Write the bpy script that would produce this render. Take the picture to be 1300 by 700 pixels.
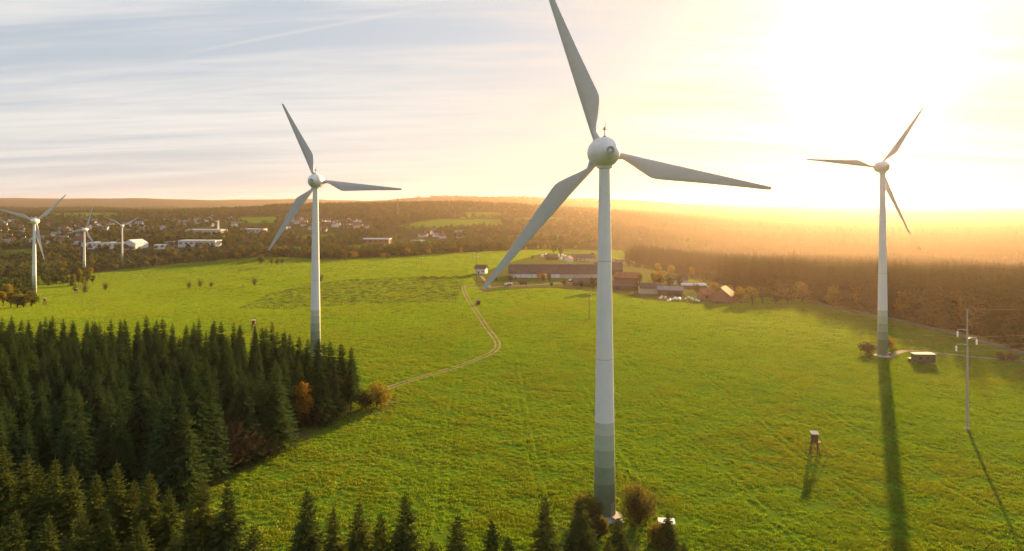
import bpy, math, random
import numpy as np
from mathutils import Vector, Matrix

# ------------------------------------------------------------------ camera, sky, sun, exposure
S = bpy.context.scene
for o in list(bpy.data.objects):
    bpy.data.objects.remove(o)
C = S.collection
CAM_Z, FPX, HOR = 57.0, 900.0, 262.0          # eye height (m), focal length and horizon row of the 1300x700 frame
cam_d = bpy.data.cameras.new('camera')
cam = bpy.data.objects.new('camera', cam_d); C.objects.link(cam)
cam.location = (0, 0, CAM_Z); cam.rotation_euler = (math.radians(90), 0, 0)
cam_d.sensor_fit = 'HORIZONTAL'; cam_d.sensor_width = 36.0
cam_d.lens = 36.0 * FPX / 1300.0
cam_d.shift_y = -(350.0 - HOR) / 1300.0        # rising/falling front: uprights stay upright
cam_d.clip_start = 0.5; cam_d.clip_end = 40000
S.camera = cam

SUN_AZ = math.atan2(1103 - 650, FPX)            # to the right of +Y
SUN_EL = math.radians(10.8)
SUN_DIR = Vector((math.sin(SUN_AZ) * math.cos(SUN_EL), math.cos(SUN_AZ) * math.cos(SUN_EL), math.sin(SUN_EL)))

SKY_K = 0.38
def build_world():
    w = bpy.data.worlds.new('World'); S.world = w; w.use_nodes = True
    nt = w.node_tree; nt.nodes.clear(); N = nt.nodes.new; L = nt.links.new
    out = N('ShaderNodeOutputWorld'); bg = N('ShaderNodeBackground'); L(bg.outputs[0], out.inputs[0])
    bg.inputs['Strength'].default_value = 0.1
    sky = N('ShaderNodeTexSky'); sky.sky_type = 'NISHITA'; sky.sun_disc = False
    sky.sun_elevation = SUN_EL; sky.sun_rotation = SUN_AZ
    sky.altitude = 600; sky.air_density = 1.0; sky.dust_density = 1.4; sky.ozone_density = 1.0
    tc = N('ShaderNodeTexCoord')
    def math_(op, a, b=None, c=None, clamp=False):
        n = N('ShaderNodeMath'); n.operation = op; n.use_clamp = clamp
        for i, v in enumerate((a, b, c)):
            if v is None: continue
            if isinstance(v, (int, float)): n.inputs[i].default_value = v
            else: L(v, n.inputs[i])
        return n.outputs[0]
    def mixc(f, a, b, mode='MIX'):
        n = N('ShaderNodeMix'); n.data_type = 'RGBA'; n.blend_type = mode; n.clamp_factor = True
        for s, v in ((n.inputs[0], f), (n.inputs[6], a), (n.inputs[7], b)):
            if isinstance(v, (int, float)): s.default_value = v
            elif isinstance(v, tuple): s.default_value = (*v, 1)
            else: L(v, s)
        return n.outputs[2]
    nrm = N('ShaderNodeVectorMath'); nrm.operation = 'NORMALIZE'; L(tc.outputs['Generated'], nrm.inputs[0])
    dot = N('ShaderNodeVectorMath'); dot.operation = 'DOT_PRODUCT'; L(nrm.outputs[0], dot.inputs[0])
    dot.inputs[1].default_value = SUN_DIR
    mu = math_('MAXIMUM', dot.outputs['Value'], 0.0)
    sep = N('ShaderNodeSeparateXYZ'); L(nrm.outputs[0], sep.inputs[0])
    zz = math_('ADD', math_('MAXIMUM', sep.outputs['Z'], 0.0), 0.10)
    comb = N('ShaderNodeCombineXYZ')
    L(math_('DIVIDE', sep.outputs['X'], zz), comb.inputs[0]); L(math_('DIVIDE', sep.outputs['Y'], zz), comb.inputs[1])
    # thin cirrus sheet seen from below, drawn out along the wind
    def noise(scale, loc, rot, detail, rough, dist):
        mp = N('ShaderNodeMapping'); L(comb.outputs[0], mp.inputs[0])
        mp.inputs['Location'].default_value = loc; mp.inputs['Rotation'].default_value = (0, 0, rot); mp.inputs['Scale'].default_value = scale
        n = N('ShaderNodeTexNoise'); L(mp.outputs[0], n.inputs['Vector'])
        n.inputs['Scale'].default_value = 1.0; n.inputs['Detail'].default_value = detail
        n.inputs['Roughness'].default_value = rough; n.inputs['Distortion'].default_value = dist
        return n.outputs['Fac']
    n1 = noise((0.28, 1.0, 1), (3.1, 0.6, 0), 0.10, 7, 0.62, 0.5)
    n2 = noise((0.55, 3.2, 1), (7.3, 2.2, 0), -0.05, 6, 0.6, 0.8)
    nsum = math_('ADD', math_('MULTIPLY', n1, 0.65), math_('MULTIPLY', n2, 0.35))
    mr = N('ShaderNodeMapRange'); mr.interpolation_type = 'SMOOTHSTEP'; L(nsum, mr.inputs[0])
    mr.inputs[1].default_value = 0.36; mr.inputs[2].default_value = 0.62
    cl = mr.outputs[0]
    # one contrail: a thin line across the sheet
    def trail(x0, y0, x1, y1, wid, amt):
        a = Vector((x0, y0)); b = Vector((x1, y1)); d = (b - a); ln = d.length; d /= ln; nn = Vector((-d.y, d.x))
        sx = N('ShaderNodeSeparateXYZ'); L(comb.outputs[0], sx.inputs[0])
        rx = math_('SUBTRACT', sx.outputs[0], a.x); ry = math_('SUBTRACT', sx.outputs[1], a.y)
        t = math_('ADD', math_('MULTIPLY', rx, d.x), math_('MULTIPLY', ry, d.y))
        q = math_('ADD', math_('MULTIPLY', rx, nn.x), math_('MULTIPLY', ry, nn.y))
        q = math_('ADD', q, math_('MULTIPLY', math_('SUBTRACT', n2, 0.5), wid * 1.2))
        core = math_('SUBTRACT', 1.0, math_('DIVIDE', math_('ABSOLUTE', q), wid), clamp=True)
        e1 = math_('DIVIDE', t, ln * 0.25, clamp=True); e2 = math_('DIVIDE', math_('SUBTRACT', ln, t), ln * 0.4, clamp=True)
        return math_('MULTIPLY', math_('MULTIPLY', core, math_('MULTIPLY', e1, e2)), amt)
    def pc(px, py):
        v = Vector(((px - 650) / FPX, 1, (HOR - py) / FPX)).normalized(); z = max(v.z, 0) + 0.10
        return v.x / z, v.y / z
    tr = trail(*pc(215, 72), *pc(640, -6), 0.024, 0.30)
    cl = math_('ADD', cl, tr, clamp=True)
    # light of the cirrus: bright towards the sun (forward scattering), pale grey-blue away from it
    glow = math_('POWER', mu, 9.0); glow2 = math_('POWER', mu, 60.0); glow3 = math_('POWER', mu, 500.0)
    ccol = mixc(glow, (7.0, 6.9, 6.6), (5.7, 4.6, 3.2))
    base = mixc(1.0, sky.outputs[0], (0.42, 0.42, 0.43), 'MULTIPLY')
    veil = mixc(0.75, base, (4.6, 5.3, 6.1))                      # even high veil
    col = mixc(math_('MULTIPLY', cl, 0.75), veil, ccol)
    # low haze band at the horizon
    lowf = math_('POWER', math_('SUBTRACT', 1.0, math_('MAXIMUM', sep.outputs['Z'], 0.0), clamp=True), 14.0)
    col = mixc(math_('MULTIPLY', lowf, 0.55), col, mixc(math_('POWER', mu, 5.0), (6.7, 6.2, 5.4), (5.2, 3.7, 1.6)))
    # the sky dims and cools away from the sun
    away = math_('MULTIPLY_ADD', dot.outputs['Value'], 0.5, 0.5, clamp=True)
    col = mixc(1.0, col, mixc(away, (0.52, 0.57, 0.66), (1.04, 1.0, 0.95)), 'MULTIPLY')
    # aureole of the veiled sun
    aur = mixc(1.0, mixc(1.0, (2.8, 2.1, 1.1), glow2, 'MULTIPLY'), mixc(1.0, (26.0, 22.0, 15.0), glow3, 'MULTIPLY'), 'ADD')
    col = mixc(1.0, col, aur, 'ADD')
    col = mixc(1.0, col, (SKY_K,)*3, 'MULTIPLY')
    L(col, bg.inputs['Color'])
build_world()

sun_d = bpy.data.lights.new('sun', 'SUN'); sun_d.energy = 5.0; sun_d.angle = math.radians(0.6); sun_d.color = (1.0, 0.60, 0.24)
sun = bpy.data.objects.new('sun', sun_d); C.objects.link(sun)
sun.rotation_euler = SUN_DIR.to_track_quat('Z', 'Y').to_euler(); sun.location = (60, 100, 160)
S.view_settings.view_transform = 'Standard'; S.view_settings.look = 'None'
S.view_settings.gamma = 1.0; S.view_settings.use_curve_mapping = False
S.view_settings.exposure = 1.98
S.render.engine = 'CYCLES'
S.cycles.use_denoising = True
S.cycles.max_bounces = 5; S.cycles.diffuse_bounces = 2; S.cycles.glossy_bounces = 2
S.cycles.transmission_bounces = 3; S.cycles.volume_bounces = 0; S.cycles.transparent_max_bounces = 4

# ------------------------------------------------------------------ helpers
RNG = np.random.default_rng(7)
R = random.Random(11)

def mesh_np(name, V, F, mat=None, smooth=False):
    """F: array (n,3) or (n,4), or list of polygons"""
    me = bpy.data.meshes.new(name)
    if isinstance(F, np.ndarray):
        V = np.asarray(V, dtype=np.float32)
        k = F.shape[1]
        me.vertices.add(len(V)); me.vertices.foreach_set('co', V.ravel())
        me.loops.add(F.size); me.loops.foreach_set('vertex_index', F.astype(np.int32).ravel())
        me.polygons.add(len(F)); me.polygons.foreach_set('loop_start', np.arange(0, F.size, k, dtype=np.int32))
        me.polygons.foreach_set('loop_total', np.full(len(F), k, dtype=np.int32))
        me.update(calc_edges=True); me.validate()
    else:
        me.from_pydata([tuple(map(float, v)) for v in V], [], F); me.update()
    if smooth:
        tot = np.empty(len(me.polygons), dtype=np.int32); me.polygons.foreach_get('loop_total', tot)
        me.polygons.foreach_set('use_smooth', tot <= 4)
        if len(me.polygons) < 20000: me.set_sharp_from_angle(angle=math.radians(38))
    if mat is not None: me.materials.append(mat)
    return me

class MB:
    """collects simple solids into one mesh"""
    def __init__(s): s.v = []; s.f = []
    def add(s, V, F):
        b = len(s.v); s.v += [tuple(map(float, p)) for p in V]; s.f += [tuple(b + i for i in f) for f in F]; return s
    def box(s, x0, x1, y0, y1, z0, z1):
        V = [(x0,y0,z0),(x1,y0,z0),(x1,y1,z0),(x0,y1,z0),(x0,y0,z1),(x1,y0,z1),(x1,y1,z1),(x0,y1,z1)]
        return s.add(V, [(0,3,2,1),(4,5,6,7),(0,1,5,4),(1,2,6,5),(2,3,7,6),(3,0,4,7)])
    def tube(s, pts, rad, n=6, cap=True):
        pts = [Vector(p) for p in pts]
        rad = rad if isinstance(rad, (list, tuple)) else [rad] * len(pts)
        V = []; F = []
        for i, p in enumerate(pts):
            d = (pts[min(i + 1, len(pts) - 1)] - pts[max(i - 1, 0)]).normalized()
            a = d.orthogonal().normalized() if abs(d.z) < 0.99 else Vector((1, 0, 0))
            if i and abs(d.z) < 0.99:
                pass
            b = d.cross(a).normalized(); a = b.cross(d)
            for k in range(n):
                t = 2 * math.pi * k / n
                V.append(p + (a * math.cos(t) + b * math.sin(t)) * rad[i])
        for i in range(len(pts) - 1):
            for k in range(n):
                F.append((i*n+k, i*n+(k+1) % n, (i+1)*n+(k+1) % n, (i+1)*n+k))
        if cap:
            F.append(tuple(range(n))[::-1]); F.append(tuple((len(pts)-1)*n + k for k in range(n)))
        return s.add(V, F)
    def lathe(s, prof, n=32, axis='Z'):
        """prof: (radius, height) pairs, revolved about Z (or -Y)"""
        V = []; F = []
        for r, h in prof:
            for k in range(n):
                t = 2 * math.pi * k / n
                V.append((r*math.cos(t), r*math.sin(t), h) if axis == 'Z' else (r*math.cos(t), h, r*math.sin(t)))
        for i in range(len(prof) - 1):
            for k in range(n):
                q = (i*n+k, i*n+(k+1) % n, (i+1)*n+(k+1) % n, (i+1)*n+k)
                F.append(q if axis == 'Z' else q[::-1])
        a = tuple(range(n)); b = tuple((len(prof)-1)*n + k for k in range(n))
        F.append(a[::-1] if axis == 'Z' else a); F.append(b if axis == 'Z' else b[::-1])
        return s.add(V, F)
    def mesh(s, name, mat, smooth=False):
        return mesh_np(name, s.v, s.f, mat, smooth)

def obj(name, data, parent=None, loc=None, rot=None, scale=None):
    o = bpy.data.objects.new(name, data); C.objects.link(o)
    if parent is not None: o.parent = parent
    if loc is not None: o.location = loc
    if rot is not None: o.rotation_euler = rot
    if scale is not None: o.scale = scale if isinstance(scale, (tuple, list)) else (scale,) * 3
    return o
def tag(o, label, cat, group=None):
    o['label'] = label; o['category'] = cat
    if group: o['group'] = group
    return o
def thing(name, label, cat, loc=(0, 0, 0), rotz=0.0, group=None, scale=None):
    return tag(obj(name, None, loc=loc, rot=(0, 0, rotz), scale=scale), label, cat, group)
def struct(o): o['kind'] = 'structure'; return o
ORD = ['zeroth','first','second','third','fourth','fifth','sixth','seventh','eighth','ninth','tenth','eleventh','twelfth','thirteenth',
       'fourteenth','fifteenth','sixteenth','seventeenth','eighteenth','nineteenth','twentieth']
def ordn(i):
    if i <= 20: return ORD[i]
    tens = {20: 'twenty', 30: 'thirty', 40: 'forty', 50: 'fifty', 60: 'sixty', 70: 'seventy', 80: 'eighty', 90: 'ninety'}[i // 10 * 10]
    return (tens[:-1] + 'ieth') if i % 10 == 0 else tens + '-' + ORD[i % 10]

# ------------------------------------------------------------------ materials
def new_mat(name):
    m = bpy.data.materials.new(name); m.use_nodes = True
    nt = m.node_tree; nt.nodes.clear()
    return m, nt, nt.nodes.new, nt.links.new
def setin(L, s, v):
    if isinstance(v, (int, float)): s.default_value = v
    elif isinstance(v, tuple): s.default_value = (*v, 1) if len(v) == 3 and s.type == 'RGBA' else v
    else: L(v, s)
def nmix(N, L, f, a, b, mode='MIX'):
    n = N('ShaderNodeMix'); n.data_type = 'RGBA'; n.blend_type = mode; n.clamp_factor = True
    setin(L, n.inputs[0], f); setin(L, n.inputs[6], a); setin(L, n.inputs[7], b); return n.outputs[2]
def nnoise(N, L, vec, scale, detail=4, rough=0.6, dist=0.0):
    n = N('ShaderNodeTexNoise'); n.inputs['Scale'].default_value = scale; n.inputs['Detail'].default_value = detail
    n.inputs['Roughness'].default_value = rough; n.inputs['Distortion'].default_value = dist
    if vec is not None: L(vec, n.inputs['Vector'])
    return n.outputs['Fac']
def nramp(N, L, f, lo, hi):
    n = N('ShaderNodeMapRange'); n.interpolation_type = 'SMOOTHSTEP'; L(f, n.inputs[0])
    n.inputs[1].default_value = lo; n.inputs[2].default_value = hi; return n.outputs[0]
def nmath(N, L, op, a, b=None):
    n = N('ShaderNodeMath'); n.operation = op; setin(L, n.inputs[0], a)
    if b is not None: setin(L, n.inputs[1], b)
    return n.outputs[0]

def plain(name, col, rough=0.6, var=0.12, scale=2.0, metal=0.0, bump=0.0, spec=0.4):
    """paint, plaster, metal: a base colour with blotchy wear and optional relief"""
    m, nt, N, L = new_mat(name)
    out = N('ShaderNodeOutputMaterial'); p = N('ShaderNodeBsdfPrincipled'); L(p.outputs[0], out.inputs[0])
    tc = N('ShaderNodeTexCoord')
    f = nnoise(N, L, tc.outputs['Object'], scale, 6, 0.65)
    c = nmix(N, L, nramp(N, L, f, 0.3, 0.72), tuple(x * (1 - var) for x in col), tuple(min(1, x * (1 + var)) for x in col))
    L(c, p.inputs['Base Color']); p.inputs['Roughness'].default_value = rough; p.inputs['Metallic'].default_value = metal
    p.inputs['Specular IOR Level'].default_value = spec
    if bump:
        b = N('ShaderNodeBump'); b.inputs['Strength'].default_value = 0.6; b.inputs['Distance'].default_value = bump
        L(f, b.inputs['Height']); L(b.outputs[0], p.inputs['Normal'])
    return m

def leafy(name, cols, trans=0.35, nscale=0.35, tint=(1.25, 1.15, 0.6), patch=None):
    """foliage: colour drifts inside a plant and from plant to plant; thin leaves let light through"""
    m, nt, N, L = new_mat(name)
    out = N('ShaderNodeOutputMaterial'); tc = N('ShaderNodeTexCoord'); oi = N('ShaderNodeObjectInfo')
    f = nnoise(N, L, tc.outputs['Object'], nscale, 4, 0.7)
    ramp = N('ShaderNodeValToRGB'); ramp.color_ramp.interpolation = 'LINEAR'
    el = ramp.color_ramp.elements
    while len(el) < len(cols): el.new(0.5)
    for i, c in enumerate(cols):
        el[i].position = i / (len(cols) - 1); el[i].color = (*c, 1)
    L(oi.outputs['Random'], ramp.inputs[0])
    fac = nmath(N, L, 'ADD', 0.55, nmath(N, L, 'MULTIPLY', f, 0.9))
    vc = N('ShaderNodeCombineColor'); [L(fac, vc.inputs[i]) for i in range(3)]
    c = nmix(N, L, 1.0, ramp.outputs[0], vc.outputs[0], 'MULTIPLY')
    if patch:                                   # drifts of drier and lusher growth across the meadow
        ge = N('ShaderNodeNewGeometry')
        c = nmix(N, L, nmath(N, L, 'MULTIPLY', nramp(N, L, nnoise(N, L, ge.outputs['Position'], 0.02, 6, 0.65, 0.6), 0.42, 0.68), 0.75), c, patch)
        c = nmix(N, L, nmath(N, L, 'MULTIPLY', nramp(N, L, nnoise(N, L, ge.outputs['Position'], 0.16, 5, 0.7, 0.8), 0.5, 0.75), 0.5), c, tuple(q*0.6 for q in patch))
    d = N('ShaderNodeBsdfDiffuse'); t = N('ShaderNodeBsdfTranslucent'); L(c, d.inputs[0])
    L(nmix(N, L, 1.0, c, tint, 'MULTIPLY'), t.inputs[0])
    mx = N('ShaderNodeMixShader'); mx.inputs[0].default_value = trans
    L(d.outputs[0], mx.inputs[1]); L(t.outputs[0], mx.inputs[2])
    if patch:                                   # waxy blades glint towards a low sun
        gl = N('ShaderNodeBsdfGlossy'); gl.inputs['Roughness'].default_value = 0.5; gl.inputs['Color'].default_value = (0.75, 0.72, 0.30, 1)
        m2 = N('ShaderNodeMixShader'); m2.inputs[0].default_value = 0.07; L(mx.outputs[0], m2.inputs[1]); L(gl.outputs[0], m2.inputs[2]); mx = m2
    L(mx.outputs[0], out.inputs[0])
    return m

M = {}
M['spruce'] = leafy('spruce_needles', [(0.032,0.066,0.024),(0.044,0.086,0.026),(0.060,0.098,0.030),(0.036,0.074,0.032),(0.050,0.080,0.030)], 0.28)
M['spruce_near'] = leafy('young_spruce_needles', [(0.066,0.092,0.022),(0.088,0.112,0.026),(0.056,0.084,0.024)], 0.32)
M['larch'] = leafy('larch_autumn', [(0.36,0.20,0.03),(0.40,0.22,0.035)], 0.4)
M['spruce_far'] = leafy('forest_needles', [(0.030,0.052,0.020),(0.044,0.066,0.022),(0.036,0.056,0.024)], 0.12)
M['autumn'] = leafy('autumn_leaves', [(0.040,0.078,0.026),(0.070,0.098,0.028),(0.038,0.070,0.026),(0.095,0.100,0.030),(0.055,0.085,0.028),(0.14,0.115,0.032),(0.042,0.072,0.026)], 0.25)
M['leaf_green'] = leafy('broadleaf_green', [(0.055,0.08,0.022),(0.09,0.11,0.026)], 0.35)
M['leaf_gold'] = leafy('broadleaf_gold', [(0.17,0.165,0.03),(0.23,0.17,0.03),(0.14,0.15,0.03)], 0.4)
M['twig'] = leafy('bare_twigs', [(0.10,0.07,0.045),(0.12,0.085,0.05)], 0.1)
M['bark'] = plain('bark', (0.075,0.055,0.04), 0.95, 0.35, 1.5, bump=0.03, spec=0.1)
M['tower'] = plain('turbine_paint', (0.76,0.75,0.76), 0.42, 0.035, 0.35)
M['blade'] = plain('blade_gelcoat', (0.55,0.54,0.56), 0.45, 0.05, 0.25)
for i, c in enumerate([(0.52,0.55,0.45),(0.42,0.47,0.36),(0.30,0.37,0.26),(0.21,0.28,0.18),(0.15,0.20,0.12)]):
    M['band%d' % i] = plain('tower_green_%d' % (i + 1), c, 0.5, 0.06, 0.6)
M['dark'] = plain('dark_metal', (0.05,0.05,0.055), 0.6, 0.2)
M['steel'] = plain('galvanised_steel', (0.42,0.43,0.44), 0.45, 0.12, 3.0, metal=0.6)
M['concrete'] = plain('concrete', (0.42,0.40,0.37), 0.9, 0.18, 1.2, bump=0.01)
M['mast'] = plain('spun_concrete', (0.38,0.36,0.33), 0.8, 0.12, 0.8)
M['white'] = plain('white_render', (0.78,0.77,0.74), 0.8, 0.06, 0.7)
M['porcelain'] = plain('white_insulator', (0.82,0.80,0.76), 0.25, 0.03)
M['wood'] = plain('weathered_timber', (0.16,0.095,0.055), 0.9, 0.35, 3.0, bump=0.01, spec=0.15)
M['wood_red'] = plain('red_brown_boards', (0.17,0.075,0.045), 0.85, 0.25, 2.0, spec=0.15)
M['roof_brown'] = plain('brown_roof', (0.115,0.075,0.06), 0.85, 0.22, 0.5, spec=0.2)
M['roof_red'] = plain('red_tile_roof', (0.26,0.10,0.06), 0.85, 0.22, 0.5, spec=0.2)
M['roof_grey'] = plain('grey_roof', (0.20,0.20,0.21), 0.7, 0.2, 0.5)
M['roof_light'] = plain('pale_sheet_roof', (0.55,0.58,0.62), 0.5, 0.1, 0.2)
M['cream'] = plain('cream_render', (0.58,0.50,0.38), 0.85, 0.08, 0.5)
M['brick'] = plain('brick_wall', (0.30,0.15,0.10), 0.9, 0.2, 0.8)
M['orange'] = plain('orange_door', (0.65,0.20,0.04), 0.6, 0.1)
M['glass'] = plain('window_glass', (0.04,0.05,0.06), 0.08, 0.1, spec=0.8)
M['green_paint'] = plain('green_container_paint', (0.07,0.10,0.05), 0.55, 0.2, 1.0)
M['wrap'] = plain('white_bale_wrap', (0.80,0.80,0.78), 0.25, 0.06, 1.0)
M['cable'] = plain('aluminium_cable', (0.25,0.23,0.21), 0.6, 0.05)
M['joint'] = plain('flange_grey', (0.40,0.40,0.41), 0.5, 0.1)
M['mast_steel'] = plain('dull_mast_steel', (0.16,0.15,0.15), 0.7, 0.15)
M['red_paint'] = plain('red_paint', (0.45,0.04,0.03), 0.5, 0.1)
# ------------------------------------------------------------------ the lie of the land
_us = np.array([-1.3, -0.72, -0.50, -0.40, -0.28, -0.12, 0.0, 0.10, 0.28, 0.50, 0.72, 1.3])
_prof = [
 {40:0,250:0,400:-6,632:-23,850:-36,1100:-44,1290:-25,1600:-8,2200:12,3000:20,4500:38,5600:20,7000:50,9500:172,14000:140},
 {40:0,250:0,400:-6,632:-23,850:-36,1100:-44,1290:-25,1600:-8,2200:12,3000:20,4500:38,5600:20,7000:50,9500:172,14000:140},
 {40:0,250:0,400:-5,632:-20,850:-33,1100:-42,1290:-22,1600:-5,2200:15,3000:28,4000:30,5600:20,7000:50,9500:165,14000:140},
 {40:0,280:0,400:-4,632:-14,850:-24,1100:-32,1290:-18,1600:-3,2200:18,3000:46,3800:36,5600:20,7000:50,9500:158,14000:140},
 {40:0,300:0,400:-3,632:-9,900:-15,1100:-20,1400:-14,1800:0,2500:34,3000:70,3700:45,5000:20,7000:60,9500:148,14000:130},
 {40:0,400:0,632:-5,900:-9,1100:-12,1400:-13,1800:-2,2400:30,3000:76,3700:45,4700:30,6300:152,8000:130,14000:100},
 {40:0,450:0,800:-3,1000:-5,1300:-12,1700:-4,2300:22,3000:66,3700:40,4700:30,6300:158,8000:130,14000:100},
 {40:0,430:0,700:-4,1000:-14,1300:-22,1700:-12,2300:8,3000:44,3700:25,4700:20,6300:120,8000:100,14000:90},
 {40:0,400:0,480:-2,600:-10,1000:-42,1500:-50,2000:-30,2800:5,3400:-8,4500:15,5200:5,6500:55,9000:62,14000:60},
 {40:0,330:0,400:-2,500:-8,800:-35,1200:-50,2000:-32,2500:-20,3100:-30,4200:6,5000:-6,6800:36,9000:40,14000:45},
 {40:0,300:0,400:-4,500:-12,800:-40,1200:-55,2000:-40,2500:-26,3200:-38,4300:2,5000:-8,6800:28,9000:36,14000:42},
 {40:0,300:0,400:-4,500:-12,800:-40,1200:-55,2000:-40,2500:-26,3200:-38,4300:2,5000:-8,6800:28,9000:36,14000:42}]
_LD = np.linspace(math.log(40), math.log(14000), 300); _LU = np.linspace(-1.3, 1.3, 131)
_T = np.array([np.interp(_LD, np.log(list(p.keys())), list(p.values())) for p in _prof])
_T = np.array([np.interp(_LU, _us, _T[:, j]) for j in range(len(_LD))]).T
def _blur(a, k, ax):
    w = np.exp(-0.5 * (np.arange(-3*k, 3*k+1) / k) ** 2); w /= w.sum()
    pad = [(0, 0), (0, 0)]; pad[ax] = (3*k, 3*k)
    return np.apply_along_axis(lambda r: np.convolve(r, w, 'valid'), ax, np.pad(a, pad, mode='edge'))
_T = _blur(_blur(_T, 3, 0), 3, 1)
def hgt(x, y):
    x = np.asarray(x, float); y = np.asarray(y, float)
    yc = np.clip(y, 40, 13900); u = np.clip(x / yc, -1.299, 1.299)
    a = (u + 1.3) / 2.6 * (len(_LU) - 1); b = (np.log(yc) - _LD[0]) / (_LD[-1] - _LD[0]) * (len(_LD) - 1)
    i = np.clip(a.astype(int), 0, len(_LU) - 2); j = np.clip(b.astype(int), 0, len(_LD) - 2); fa = a - i; fb = b - j
    z = _T[i, j]*(1-fa)*(1-fb) + _T[i+1, j]*fa*(1-fb) + _T[i, j+1]*(1-fa)*fb + _T[i+1, j+1]*fa*fb
    k = np.clip((y - 350) / 900, 0, 1)
    z = z + k * np.clip(y / 1500, 0, 4) * (2.2*np.sin(x/310+1.3)*np.cos(y/420) + 1.2*np.sin(x/120+y/190))
    k2 = np.clip((y - 3500) / 3000, 0, 1)
    z = z + k2 * (9*np.sin(x/900+0.4)*np.cos(y/1300+1) + 5*np.sin(x/380+y/700+2))
    z = z + np.clip((y - 60) / 60, 0, 1) * 0.18 * (np.sin(x/23+0.7)*np.sin(y/19) + 0.5*np.sin(x/9+y/13))
    return z
def hz(x, y): return float(hgt(x, y))
_dd = np.exp(np.linspace(math.log(60), math.log(13500), 4000))
def g(px, py):
    """the point of the land where the sight line of that pixel of the photograph meets it"""
    u = (px - 650) / FPX
    line = CAM_Z - (py - HOR) / FPX * _dd
    below = line <= hgt(u * _dd, _dd)
    d = float(_dd[np.argmax(below)]) if below.any() else 13000.0
    return (u * d, d, hz(u * d, d))
def at(px, d):
    x = (px - 650) / FPX * d
    return (x, d, hz(x, d))
def inside(x, y, poly):
    x = np.asarray(x); y = np.asarray(y); r = np.zeros(x.shape, bool); n = len(poly)
    for i in range(n):
        x0, y0 = poly[i]; x1, y1 = poly[(i + 1) % n]
        if y0 == y1: continue
        r ^= ((y0 > y) != (y1 > y)) & (x < (x1 - x0) * (y - y0) / (y1 - y0) + x0)
    return r
def gpoly(pts): return [g(*p)[:2] for p in pts]

WOOD = [(-43,200),(-46,191),(-50,180),(-57,163),(-62,149),(-66,139),(-80,130),(-104,128),(-150,128),(-215,235),(-215,262),(-180,256),(-122,248),(-86,243),(-60,212),(-50,204)]
FARM = gpoly([(598,352),(640,336),(690,322),(760,322),(812,338),(850,352),(935,366),(960,384),(900,387),(820,381),(770,372),(700,366),(640,369),(612,372)])
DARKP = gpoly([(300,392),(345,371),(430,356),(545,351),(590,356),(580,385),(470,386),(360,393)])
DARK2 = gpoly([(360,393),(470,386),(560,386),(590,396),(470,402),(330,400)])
VERGE = [(-30,206),(-41,188),(-48,177),(-55,160),(-60,146),(-64,136),(-72,132),(-72,145),(-60,172),(-50,190),(-36,210)]
RFOREST = gpoly([(1300,447),(1260,432),(1215,421),(1150,407),(1090,395),(1020,380),(985,380),(940,372),(905,357),(850,346),(800,330),(790,318)]) + [(140,1500),(1500,1600),(1500,330),(250,268)]
MEADOWS = [gpoly(p) for p in ([(0,331),(46,329),(44,316),(0,318)], [(495,289),(560,292),(640,289),(636,279),(560,278)], [(585,277),(640,277),(636,270),(590,270)],
           [(375,306),(425,303),(425,297),(375,300)], [(430,322),(500,317),(560,312),(556,306),(470,309),(425,316)], [(650,283),(720,282),(715,276),(655,277)], [(335,321),(400,321),(398,313),(340,314)], [(60,275),(150,276),(150,271),(60,271)], [(300,283),(352,284),(350,276),(305,276)], [(640,306),(720,305),(716,298),(644,299)])]
TOWN = [gpoly(p) for p in ([(0,315),(110,316),(110,298),(270,296),(330,290),(330,275),(180,272),(0,277)], [(355,296),(475,293),(470,279),(360,281)])]
# far edge of the fields (pixel rows): beyond it hedges, woods and the town
_fe = ([-400,0,110,200,330,420,500,600,700,760,1700], [352,352,348,337,326,329,326,320,316,318,318])
def is_far(x, y):
    px = np.asarray(x) / np.maximum(y, 1) * FPX + 650; py = HOR + (CAM_Z - hgt(x, y)) / np.maximum(y, 1) * FPX
    return (np.asarray(y) > 700) & (py < np.interp(px, *_fe))

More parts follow.
